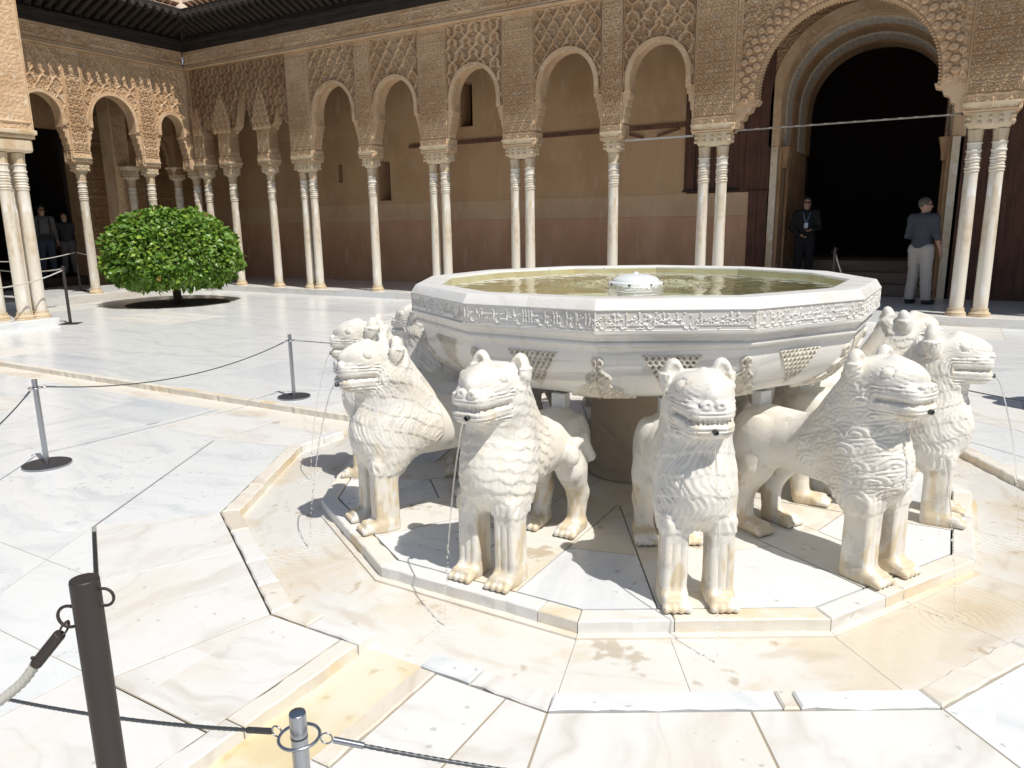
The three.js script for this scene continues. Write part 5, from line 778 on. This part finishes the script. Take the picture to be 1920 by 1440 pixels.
// ---------------------------------------------------------------- clipped round tree
const soilT = rep(tex(256, (u, v) => { const a = fbm(u * 20, v * 20, 5, 3), b = n2(u * 90, v * 90); return mixc([0.075, 0.055, 0.035], [0.14, 0.105, 0.07], sstep(-0.2, 0.4, a + 0.5 * b)); }), 1);
M.soil = std({ map: soilT, roughness: 1, bumpMap: mb, bumpScale: 0.01 });
M.leaf = new THREE.MeshPhysicalMaterial({ vertexColors: true, roughness: 0.42, transmission: 0.25, thickness: 0, side: THREE.DoubleSide });
M.bark = std({ map: woodT, color: new THREE.Color().setRGB(2.6, 2.4, 2.2), roughness: 0.9 });
const BX = -12.80, BZ = -5.90;
{ seed = 4242; const tree = thing('clipped_tree', 'low round clipped tree with glossy green leaves in the paved court', 'tree', [BX, 0, BZ]);
  part(tree, 'trunk', merge([tube([V3(0.02, -0.02, 0), V3(0, 0.22, 0.01), V3(-0.01, 0.45, 0)], 0.085, 10, 10), ...[...Array(9)].map((_, i) => { const a = i * 0.7 + 0.3, r = rr(0.7, 1.2); return tube([V3(0, 0.4, 0), V3(0.35 * r * Math.cos(a), 0.7, 0.35 * r * Math.sin(a)), V3(r * Math.cos(a), rr(0.75, 1.3), r * Math.sin(a))], 0.03, 10, 6); })]), M.bark);
  const pos = [], col = [], nor = V3(), q = new THREE.Quaternion(), up = V3(0, 1, 0), a = V3(), m = new THREE.Matrix4();
  const leaf = [[0, 0, 0], [0.5, 0.30, 0.06], [0.5, 0, 0], [0.5, -0.30, 0.06], [1, 0, -0.08]].map((p) => V3(...p)), tri = [[0, 1, 2], [0, 2, 3], [1, 4, 2], [2, 4, 3]];
  for (let i = 0; i < 20000; i++) {
    const th = rr(0, 6.2832), cz = rr(-0.86, 1), sz = Math.sqrt(Math.max(0, 1 - cz * cz)), lump = 1 + 0.09 * n3(Math.cos(th) * sz * 3.2, cz * 3.2, Math.sin(th) * sz * 3.2) + 0.035 * n3(Math.cos(th) * sz * 9, cz * 9, Math.sin(th) * sz * 9);
    const dep = 1 - 0.30 * Math.pow(rnd(), 1.7), sh = Math.pow(sz, 0.72);
    const x = 1.35 * sh * Math.cos(th) * dep * lump, z = 1.35 * sh * Math.sin(th) * dep * lump, y = 0.90 + (cz > 0 ? 1.09 : 0.56) * cz * dep * lump;
    nor.set(Math.cos(th) * sz, cz * 1.1, Math.sin(th) * sz).normalize();
    const dir = V3(rr(-1, 1), rr(-1.25, 0.35), rr(-1, 1)).addScaledVector(nor, 0.75).normalize(), fn = nor.clone().addScaledVector(V3(rr(-1, 1), rr(-0.3, 1), rr(-1, 1)), 0.75).normalize();
    const side = fn.clone().cross(dir).normalize(), f2 = dir.clone().cross(side).normalize(); m.makeBasis(dir, side, f2);
    const L = rr(0.09, 0.15) * (rnd() < 0.1 ? 1.25 : 1), y0 = cz < -0.55 ? rr(-0.06, 0.04) : 0; const pts = leaf.map((p) => p.clone().multiply(V3(L, L, L)).applyMatrix4(m).add(V3(x, y + y0, z)));
    const br = rr(0.7, 1.25), young = rnd() < 0.16, c = young ? [0.30, 0.44, 0.05] : rnd() < 0.02 ? [0.26, 0.16, 0.05] : [0.14, 0.27, 0.03];
    for (const t of tri) for (const k of t) { pos.push(pts[k].x, pts[k].y, pts[k].z); col.push(c[0] * br, c[1] * br, c[2] * br); }
  }
  const g = new THREE.BufferGeometry(); g.setAttribute('position', new THREE.Float32BufferAttribute(pos, 3)); g.setAttribute('color', new THREE.Float32BufferAttribute(col, 3)); g.computeVertexNormals(); part(tree, 'crown', g, M.leaf); up; q; a;
  const s = new THREE.CylinderGeometry(1.05, 1.07, 0.05, 48); s.translate(BX, -0.017, BZ); struct('soil_bed', boxUV(s), M.soil);
}
// ---------------------------------------------------------------- rope barriers
function twisted(pts, r, len, pitch, amp = 0.16, strands = 4, rad = 12) {
  const c = new THREE.CatmullRomCurve3(pts), L = c.getLength(), seg = len ?? Math.round(L / (r * 1.6)), fr = c.computeFrenetFrames(seg, false), pos = [], ix = [];
  for (let i = 0; i <= seg; i++) { const P = c.getPointAt(i / seg), N = fr.normals[i], B = fr.binormals[i], s = i / seg * L; for (let j = 0; j < rad; j++) { const t = j / rad * 2 * Math.PI, k = r * (1 + amp * Math.cos(strands * t - s * 2 * Math.PI / pitch * strands)); pos.push(P.x + k * (Math.cos(t) * N.x + Math.sin(t) * B.x), P.y + k * (Math.cos(t) * N.y + Math.sin(t) * B.y), P.z + k * (Math.cos(t) * N.z + Math.sin(t) * B.z)); } }
  for (let i = 0; i < seg; i++) for (let j = 0; j < rad; j++) { const a = i * rad + j, b = i * rad + (j + 1) % rad; ix.push(a, b, a + rad, b, b + rad, a + rad); }
  const g = new THREE.BufferGeometry(); g.setAttribute('position', new THREE.Float32BufferAttribute(pos, 3)); g.setIndex(ix); g.computeVertexNormals(); return g;
}
const sag = (a, b, s, n = 14) => [...Array(n + 1)].map((_, i) => { const t = i / n; return V3(lerp(a[0], b[0], t), lerp(a[1], b[1], t) - s * 4 * t * (1 - t), lerp(a[2], b[2], t)); });
function stanchion(pos, label) {
  const o = thing('rope_stanchion', label, 'stanchion', [pos[0], 0, pos[1]], rr(0, 6), 'low steel rope stanchions round the fountain');
  part(o, 'base', lathe([[0, 0.001], [0.150, 0.001], [0.152, 0.004], [0.152, 0.012], [0.149, 0.016], [0.05, 0.018], [0, 0.018]], 56), M.steelDark); part(o, 'base_rim', lathe([[0.1525, 0.004], [0.1535, 0.006], [0.1535, 0.012], [0.1525, 0.0145]], 56), M.steel);
  part(o, 'post', lathe([[0, 0.018], [0.0178, 0.018], [0.0178, 0.606], [0.0165, 0.610], [0, 0.611]], 24), M.steel);
  const r = new THREE.TorusGeometry(0.042, 0.0036, 8, 40); r.rotateX(Math.PI / 2); part(o, 'ring', r, M.steel, [0, 0.552, 0]); part(o, 'groove', lathe([[0.0182, 0.552], [0.0184, 0.5525], [0.0184, 0.556], [0.0182, 0.5565]], 24), M.steelDark);
  return o;
}
const SP = { A: [-3.62, 1.79], B: [-3.63, -0.51], D: [0.592, 3.452], E: [-2.2, 3.9], C: [0.0, -3.4], G: [3.6, -0.5], H: [2.8, 2.3] };
stanchion(SP.A, 'steel rope stanchion with round dark base standing on the paving at far left'); stanchion(SP.B, 'steel rope stanchion with round dark base beside the left channel, behind the lion jets'); stanchion(SP.D, 'steel stanchion top with ring and two rope hooks at the bottom of the view');
stanchion(SP.E, 'steel rope stanchion outside the view at the near left'); stanchion(SP.C, 'steel rope stanchion behind the basin'); stanchion(SP.G, 'steel rope stanchion outside the view at the right'); stanchion(SP.H, 'steel rope stanchion outside the view at the near right');
function cable(a, b, s, label, white) {
  const d = V3(b[0] - a[0], 0, b[1] - a[1]).normalize(), A = [a[0] + d.x * 0.044, 0.552, a[1] + d.z * 0.044], B = [b[0] - d.x * 0.044, 0.552, b[1] - d.z * 0.044], P = sag(A, B, s), c = new THREE.CatmullRomCurve3(P);
  const o = thing('barrier_cable', label, 'cable', A, 0, 'steel cables strung between the low stanchions'); const rel = (v) => V3(v.x - A[0], v.y - A[1], v.z - A[2]); const L = c.getLength(), e = 0.07 / L;
  const cut = [...Array(25)].map((_, i) => rel(c.getPointAt(lerp(e, 1 - e, i / 24)))); part(o, 'cable', twisted(cut, 0.0042, null, 0.045), M.cable);
  for (const [t0, t1] of [[e * 0.42, e * 1.35], [1 - e * 0.42, 1 - e * 1.35]]) { const p = rel(c.getPointAt(t0)), q = rel(c.getPointAt(t1)), dir = q.clone().sub(p), g = cyl(0.0068, 0.0068, dir.length(), 14); g.applyQuaternion(new THREE.Quaternion().setFromUnitVectors(V3(0, 1, 0), dir.clone().normalize())); part(o, 'ferrule', g, t0 > 0.5 && white ? M.steelDark : M.steel, p.clone().add(q).multiplyScalar(0.5).toArray()); const k = new THREE.TorusGeometry(0.0125, 0.0019, 6, 20); k.lookAt(dir.clone().cross(V3(0, 1, 0))); part(o, 'hook', k, M.steel, rel(c.getPointAt(t0 < 0.5 ? e * 0.2 : 1 - e * 0.2)).toArray()); }
  return o;
}
cable(SP.A, SP.B, 0.13, 'dark cable hanging between the two round-based stanchions on the left'); cable(SP.B, SP.C, 0.15, 'dark cable running from the left stanchion to behind the lions'); cable(SP.A, SP.E, 0.26, 'dark cable dropping steeply out of view at the left edge'); cable(SP.E, SP.D, 0.155, 'dark cable passing behind the brown post to the near stanchion', true); cable(SP.D, SP.H, 0.13, 'bright twisted cable leaving the near stanchion towards the bottom right'); cable(SP.C, SP.G, 0.2, 'dark cable at the right edge beyond the lions');
// brown posts
function brownPost(pos, y, label, turn, baseSquare) {
  const o = thing('barrier_post', label, 'barrier post', [pos[0], y, pos[1]], turn, 'tall brown barrier posts');
  part(o, 'post', lathe([[0, 0.008], [0.0245, 0.008], [0.0245, 0.994], [0.0235, 0.9975], [0.0205, 0.9985], [0, 0.9985]], 32), M.bronze); part(o, 'base_plate', rbox(-0.15, 0.15, 0.0, 0.008, -0.15, 0.15, 0.003), M.bronze);
  const a = new THREE.TorusGeometry(0.0165, 0.0027, 10, 32); part(o, 'ring', a, M.bronze, [0.0315, 0.962, 0]); const b = new THREE.TorusGeometry(0.0205, 0.0029, 10, 32); part(o, 'ring', b, M.bronze, [-0.036, 0.925, 0]); baseSquare; return o;
}
brownPost([0.411, 3.742], 0, 'tall brown metal post with two rings in the near left foreground', R(30.4));
brownPost([-11.46, -2.80], 0, 'brown post with square base plate beside the pavilion plinth', R(40)); brownPost([-16.8, -6.08], FY, 'brown post standing inside the left gallery behind a column', R(30)); brownPost([2.06, -9.15], FY, 'brown post between the paired columns right of the great arch', 0);
brownPost([-0.03, -9.5], FY, 'slim post in the middle of the great arch behind the basin rim', 0);
{ const o = thing('barrier_rope', 'thick pale rope with brown sleeve hooked to the near brown post', 'rope', [0.411, 0, 3.742], R(30.4));
  const k1 = new THREE.TorusGeometry(0.0085, 0.0023, 8, 20); k1.scale(0.75, 1.5, 1); k1.rotateZ(R(-38)); k1.rotateY(R(60)); part(o, 'link', k1, M.bronze, [-0.0475, 0.902, 0.002]);
  const d = V3(-0.052, -0.060, 0.004).normalize(), g = lathe([[0, 0], [0.0095, 0.0], [0.0105, 0.003], [0.0105, 0.075], [0.0095, 0.078], [0.006, 0.078]], 20), q = new THREE.Quaternion().setFromUnitVectors(V3(0, 1, 0), d); g.applyQuaternion(q); part(o, 'sleeve', g, M.bronze, [-0.055, 0.893, 0.003]); part(o, 'screw', new THREE.SphereGeometry(0.0035, 8, 6), M.bronze, [-0.107, 0.850, 0.010]);
  const s = V3(-0.055, 0.893, 0.003).addScaledVector(d, 0.072), P = [s, s.clone().addScaledVector(d, 0.06), s.clone().add(V3(-0.16, -0.12, 0.02)), s.clone().add(V3(-0.5, -0.24, 0.05)), s.clone().add(V3(-1.2, -0.2, 0.1))]; part(o, 'rope', twisted(P, 0.0088, 220, 0.032, 0.13, 3, 14), M.whiteRope); }
function farRope(a, b, s, label) { const P = sag(a, b, s), o = new THREE.Mesh(twisted(P.map((p) => V3(p.x - a[0], p.y - a[1], p.z - a[2])), 0.011, 40, 0.05, 0.1, 3, 8), M.whiteRope); o.name = numbered('barrier_rope'); o.position.set(...a); scene.add(tag(shadow(o), label, 'rope', 'pale ropes between the brown posts')); }
farRope([-11.46, 0.93, -2.80], [-11.2, 0.93, -0.4], 0.22, 'pale rope from the post by the pavilion, passing in front of its columns'); farRope([-11.46, 0.95, -2.80], [-13.6, 0.9, -2.75], 0.05, 'pale rope from the post by the pavilion, going behind its corner columns'); farRope([-16.8, 1.07, -6.08], [-16.6, 1.0, -3.7], 0.12, 'pale rope inside the left gallery, left of its post'); farRope([-16.8, 1.07, -6.08], [-16.9, 1.0, -8.4], 0.15, 'pale rope inside the left gallery, right of its post'); farRope([-0.03, 1.06, -9.5], [0.25, 0.5, -9.6], 0.12, 'slack pale rope hanging from the post in the great arch');
// ---------------------------------------------------------------- people: one continuous body, clothing and hair as separate pieces over it
function person(label, pos, turn, o) {
  const H = o.h / 1.78, t = thing('person', label, 'person', pos, turn);
  const J = { hipL: [0.095, 0.93, 0], hipR: [-0.095, 0.93, 0], kneeL: [0.11, 0.50, 0.02], kneeR: [-0.11, 0.50, 0.02], ankL: [0.13, 0.09, -0.03], ankR: [-0.13, 0.09, -0.03], shL: [0.185, 1.44, -0.01], shR: [-0.185, 1.44, -0.01], elL: [0.25, 1.15, -0.04], elR: [-0.25, 1.15, -0.04], wrL: [0.27, 0.90, 0.05], wrR: [-0.27, 0.90, 0.05], head: [0, 1.655, 0.02], ...(o.joints || {}) };
  const limb = (x, y, z, a, b, ra, rb) => cap(x, y, z, ...J[a], ra, ...J[b], rb);
  const yaw = R(o.look || 0), cy = Math.cos(yaw), sy = Math.sin(yaw), hd = J.head;
  const headF = (x, y, z) => { const dx = x - hd[0], dz = z - hd[2], X = cy * dx - sy * dz, Z = sy * dx + cy * dz, Y = y - hd[1]; let d = ell(X, Y, Z, 0, 0.025, -0.01, 0.076, 0.105, 0.098); d = smin(d, ell(X, Y, Z, 0, -0.06, 0.03, 0.055, 0.065, 0.06), 0.04); d = smin(d, cap(X, Y, Z, 0, 0.02, 0.085, 0.009, 0, -0.025, 0.108, 0.013), 0.015); d = smin(d, ell(Math.abs(X), Y, Z, 0.078, 0.0, -0.01, 0.010, 0.03, 0.018), 0.008); d = smin(d, cap(X, Y, Z, -0.02, -0.062, 0.083, 0.007, 0.02, -0.062, 0.083, 0.007), 0.01); const e = ell(Math.abs(X), Y, Z, 0.03, 0.018, 0.094, 0.014, 0.009, 0.012); return [Math.max(d, -e), X, Y, Z]; };
  const torso = (x, y, z) => { let d = ell(x, y, z, 0, 1.26, 0, 0.17 * o.w, 0.26, 0.115 * o.w); d = smin(d, ell(x, y, z, 0, 1.0, 0, 0.165 * o.w, 0.16, 0.12 * o.w), 0.06); d = smin(d, cap(x, y, z, ...J.shL, 0.065, ...J.shR, 0.065), 0.07); return d; };
  const legs = (x, y, z) => Math.min(smin(limb(x, y, z, 'hipL', 'kneeL', 0.098, 0.062), limb(x, y, z, 'kneeL', 'ankL', 0.062, 0.042), 0.02), smin(limb(x, y, z, 'hipR', 'kneeR', 0.098, 0.062), limb(x, y, z, 'kneeR', 'ankR', 0.062, 0.042), 0.02));
  const uarm = (x, y, z) => Math.min(limb(x, y, z, 'shL', 'elL', 0.058, 0.043), limb(x, y, z, 'shR', 'elR', 0.058, 0.043));
  const farm = (x, y, z) => Math.min(limb(x, y, z, 'elL', 'wrL', 0.043, 0.027), limb(x, y, z, 'elR', 'wrR', 0.043, 0.027));
  const feet = (x, y, z) => { let d = 9; for (const k of ['ankL', 'ankR']) { const [ax, , az] = J[k]; d = Math.min(d, cap(x, y, z, ax, 0.055, az - 0.03, 0.042, ax * 1.15, 0.038, az + 0.16, 0.034)); } return Math.max(d, -y); };
  const hands = (x, y, z) => { let d = 9; for (const s of ['L', 'R']) { const e = J['el' + s], w = J['wr' + s], v = V3(w[0] - e[0], w[1] - e[1], w[2] - e[2]).normalize(), sd = s === 'L' ? 1 : -1, u = V3(0, 0, 1).addScaledVector(v, -v.z).normalize(), nn = v.clone().cross(u); const P = (a, b, c) => [w[0] + v.x * a + u.x * b + nn.x * c, w[1] + v.y * a + u.y * b + nn.y * c, w[2] + v.z * a + u.z * b + nn.z * c]; d = smin(d, cap(x, y, z, ...P(0.02, 0.012, 0), 0.022, ...P(0.075, 0.02, 0), 0.018), 0.02); d = smin(d, cap(x, y, z, ...P(0.03, -0.01, 0), 0.02, ...P(0.075, -0.022, 0), 0.017), 0.015); [[0.032, 0.085], [0.011, 0.095], [-0.011, 0.09], [-0.031, 0.072]].forEach(([b, L]) => { d = smin(d, cap(x, y, z, ...P(0.075, b, 0), 0.0095, ...P(0.075 + L * 0.5, b, sd * 0.012), 0.009), 0.006); d = smin(d, cap(x, y, z, ...P(0.075 + L * 0.5, b, sd * 0.012), 0.009, ...P(0.075 + L * 0.85, b * 0.9, sd * 0.036), 0.0075), 0.006); }); d = smin(d, cap(x, y, z, ...P(0.02, 0.035, sd * 0.008), 0.0125, ...P(0.075, 0.055, sd * 0.03), 0.0095), 0.012); } return d; };
  const c = o.cell || 0.0135, org = [-0.52, -0.02, -0.42], n = [Math.ceil(1.04 / c), Math.ceil(1.84 / c), Math.ceil(0.84 / c)];
  const mesh = (f, y0 = -0.02, y1 = 1.82) => { const og = [org[0], y0, org[2]], m = [n[0], Math.ceil((y1 - y0) / c) + 1, n[2]], F = new Float32Array(m[0] * m[1] * m[2]).fill(1); const S = 4, val = (i, j, k) => f(og[0] + i * c, og[1] + j * c, og[2] + k * c), rad = S * c * 0.87 + 0.05; for (let k = 0; k < m[2]; k += S) for (let j = 0; j < m[1]; j += S) for (let i = 0; i < m[0]; i += S) { if (Math.abs(val(i + S / 2 - 0.5, j + S / 2 - 0.5, k + S / 2 - 0.5)) > rad) { const s = val(i + 1.5, j + 1.5, k + 1.5) < 0 ? -1 : 1; if (s < 0) for (let a = i; a < Math.min(i + S, m[0]); a++) for (let b = j; b < Math.min(j + S, m[1]); b++) for (let d = k; d < Math.min(k + S, m[2]); d++) F[a + b * m[0] + d * m[0] * m[1]] = -1; continue; } for (let d = k; d < Math.min(k + S, m[2]); d++) for (let b = j; b < Math.min(j + S, m[1]); b++) for (let a = i; a < Math.min(i + S, m[0]); a++) F[a + b * m[0] + d * m[0] * m[1]] = val(a, b, d); } const g = surfaceNets(F, ...m, og, c); g.scale(H, H, H); return g; };
  const wr = (x, y, z) => 0.006 * n3(x * 9, y * 14, z * 9) + 0.003 * n3(x * 22, y * 30, z * 22);
  const neck = (x, y, z) => cap(x, y, z, 0, 1.47, -0.01, 0.055, hd[0], hd[1] - 0.06, hd[2] - 0.01, 0.05);
  const col = (c3) => new THREE.Color().setRGB(...c3);
  part(t, 'body', mesh((x, y, z) => { let d = smin(headF(x, y, z)[0], neck(x, y, z), 0.03); d = smin(d, torso(x, y, z), 0.04); d = smin(d, smin(uarm(x, y, z), farm(x, y, z), 0.015), 0.03); d = smin(d, legs(x, y, z), 0.04); d = smin(d, hands(x, y, z), 0.012); return smin(d, feet(x, y, z) + 0.01, 0.02); }), std({ color: col(o.skin || [0.42, 0.25, 0.17]), roughness: 0.6 }));
  const fr = o.sleeve ?? 1;                                            // how far down the forearm the sleeve reaches
  part(t, o.top || 'jumper', mesh((x, y, z) => { let d = smin(torso(x, y, z) - 0.02, uarm(x, y, z) - 0.02, 0.04); let f = 9; for (const s of ['L', 'R']) { const e = J['el' + s], w = J['wr' + s]; f = Math.min(f, cap(x, y, z, ...e, 0.058, lerp(e[0], w[0], fr), lerp(e[1], w[1], fr), lerp(e[2], w[2], fr), 0.048 - 0.008 * fr)); } d = smin(d, f, 0.02) + wr(x, y, z); d = Math.max(d, (o.hem || 0.92) - y); return Math.max(d, y - 1.545); }, 0.8, 1.6), std({ color: col(o.shirt), roughness: 0.9 }));
  part(t, 'trousers', mesh((x, y, z) => { let d = smin(legs(x, y, z) - 0.024 - 0.012 * sstep(0.6, 0.15, y), ell(x, y, z, 0, 0.96, 0, 0.175 * o.w, 0.13, 0.125 * o.w), 0.05) + wr(x, y * 0.8, z) * 1.4; d = Math.max(d, y - 1.03); return Math.max(d, 0.075 - y); }, 0.02, 1.1), std({ color: col(o.legs), roughness: 0.9 }));
  part(t, 'shoes', mesh((x, y, z) => feet(x, y, z) - 0.008, -0.03, 0.2), std({ color: col([0.02, 0.018, 0.016]), roughness: 0.6 }));
  part(t, 'hair', mesh((x, y, z) => { const [, X, Y, Z] = headF(x, y, z); let d = ell(X, Y, Z, 0, 0.04, -0.018, 0.086, 0.103, 0.103); if (o.long) d = smin(d, ell(Math.abs(X), Y, Z, 0.065, -0.03, -0.035, 0.035, 0.11, 0.06), 0.03); const cut = Math.max(Z - 0.045 - Math.max(0, Y - 0.05) * 0.9, -(Y + (o.long ? 0.14 : 0.03) + (Z < 0 ? 0.02 : 0))); return Math.max(d, cut) + 0.004 * n3(x * 40, y * 30, z * 40); }, 1.35, 1.82), std({ color: col(o.hair || [0.03, 0.022, 0.016]), roughness: 0.7 }));
  if (o.glasses) { const G = []; for (const s of [-1, 1]) { const b = rbox(s * 0.034 - 0.024, s * 0.034 + 0.024, 0.0, 0.03, 0.098, 0.104, 0.0025); G.push(b); G.push(box(s * 0.074 - 0.002, s * 0.074 + 0.002, 0.014, 0.022, 0.0, 0.10)); } G.push(box(-0.012, 0.012, 0.016, 0.022, 0.100, 0.104)); const g = merge(G); g.rotateY(yaw); g.translate(hd[0], hd[1], hd[2]); g.scale(H, H, H); part(t, 'glasses', g, M.dark); }
  for (const [nm, g, m] of o.extra || []) { g.scale(H, H, H); part(t, nm, g, m); }
  return t;
}
M.badge = std({ color: new THREE.Color().setRGB(0.55, 0.60, 0.68), roughness: 0.6 }); M.lan = std({ color: new THREE.Color().setRGB(0.16, 0.28, 0.45), roughness: 0.8 });
person('man seen from behind in grey-blue jumper and light trousers in front of the dark doorway', [1.24, FY, -10.33], R(150), { h: 1.80, w: 0.96, look: -62, shirt: [0.065, 0.075, 0.09], legs: [0.46, 0.43, 0.39], sleeve: 0.22, hair: [0.10, 0.085, 0.07], glasses: 1, hem: 0.95, joints: { elL: [0.25, 1.16, 0.0], wrL: [0.13, 1.04, 0.19], elR: [-0.255, 1.17, -0.03], wrR: [-0.29, 0.93, 0.06], ankL: [0.12, 0.09, -0.03], ankR: [-0.15, 0.09, 0.02], head: [0.01, 1.655, 0.025] } });
person('woman in black with sunglasses and a lanyard badge standing in the left of the doorway', [-0.92, 0.34, -11.92], R(12), { h: 1.70, w: 0.95, shirt: [0.012, 0.012, 0.014], legs: [0.010, 0.010, 0.012], top: 'jacket', long: 1, glasses: 1, hem: 0.88, joints: { elL: [0.27, 1.15, 0.0], wrL: [0.10, 1.10, 0.19], elR: [-0.27, 1.13, 0.0], wrR: [-0.09, 1.0, 0.19] }, extra: [['lanyard', merge([tube([V3(0.07, 1.50, 0.05), V3(0.06, 1.42, 0.125), V3(0.01, 1.25, 0.148)], 0.007, 12, 6), tube([V3(-0.07, 1.50, 0.05), V3(-0.06, 1.42, 0.125), V3(-0.005, 1.25, 0.148)], 0.007, 12, 6)]), M.lan], ['badge', rbox(-0.035, 0.04, 1.14, 1.25, 0.146, 0.150, 0.0018), M.badge]] });
person('dim visitor in pale top with dark straps standing in the left gallery', [-19.1, 0.36, -6.62], R(75), { h: 1.88, w: 1.1, shirt: [0.10, 0.10, 0.10], legs: [0.03, 0.04, 0.07], cell: 0.018, glasses: 1, sleeve: 0.9, extra: [['strap', merge([-1, 1].map((s) => tube([V3(s * 0.12, 1.52, -0.02), V3(s * 0.12, 1.40, 0.125), V3(s * 0.13, 1.1, 0.155)], 0.014, 12, 6))), M.dark], ['belt_bag', rbox(-0.16, 0.16, 0.93, 1.06, 0.135, 0.20, 0.02), M.dark]] });
person('dim visitor in dark jacket beside the other one in the left gallery', [-19.2, 0.36, -7.25], R(60), { h: 1.70, w: 0.95, shirt: [0.03, 0.03, 0.035], legs: [0.09, 0.085, 0.08], cell: 0.018, long: 1 });
person('visitor standing in the court outside the right edge of the view', [3.12, 0, -3.08], R(-120), { h: 1.76, w: 1.05, shirt: [0.2, 0.1, 0.08], legs: [0.08, 0.1, 0.16], cell: 0.022 });
person('second visitor in the court outside the right edge of the view', [3.42, 0, -2.72], R(-100), { h: 1.66, w: 1.0, shirt: [0.3, 0.3, 0.25], legs: [0.1, 0.1, 0.1], cell: 0.022, long: 1 });
renderer.render(scene, camera);
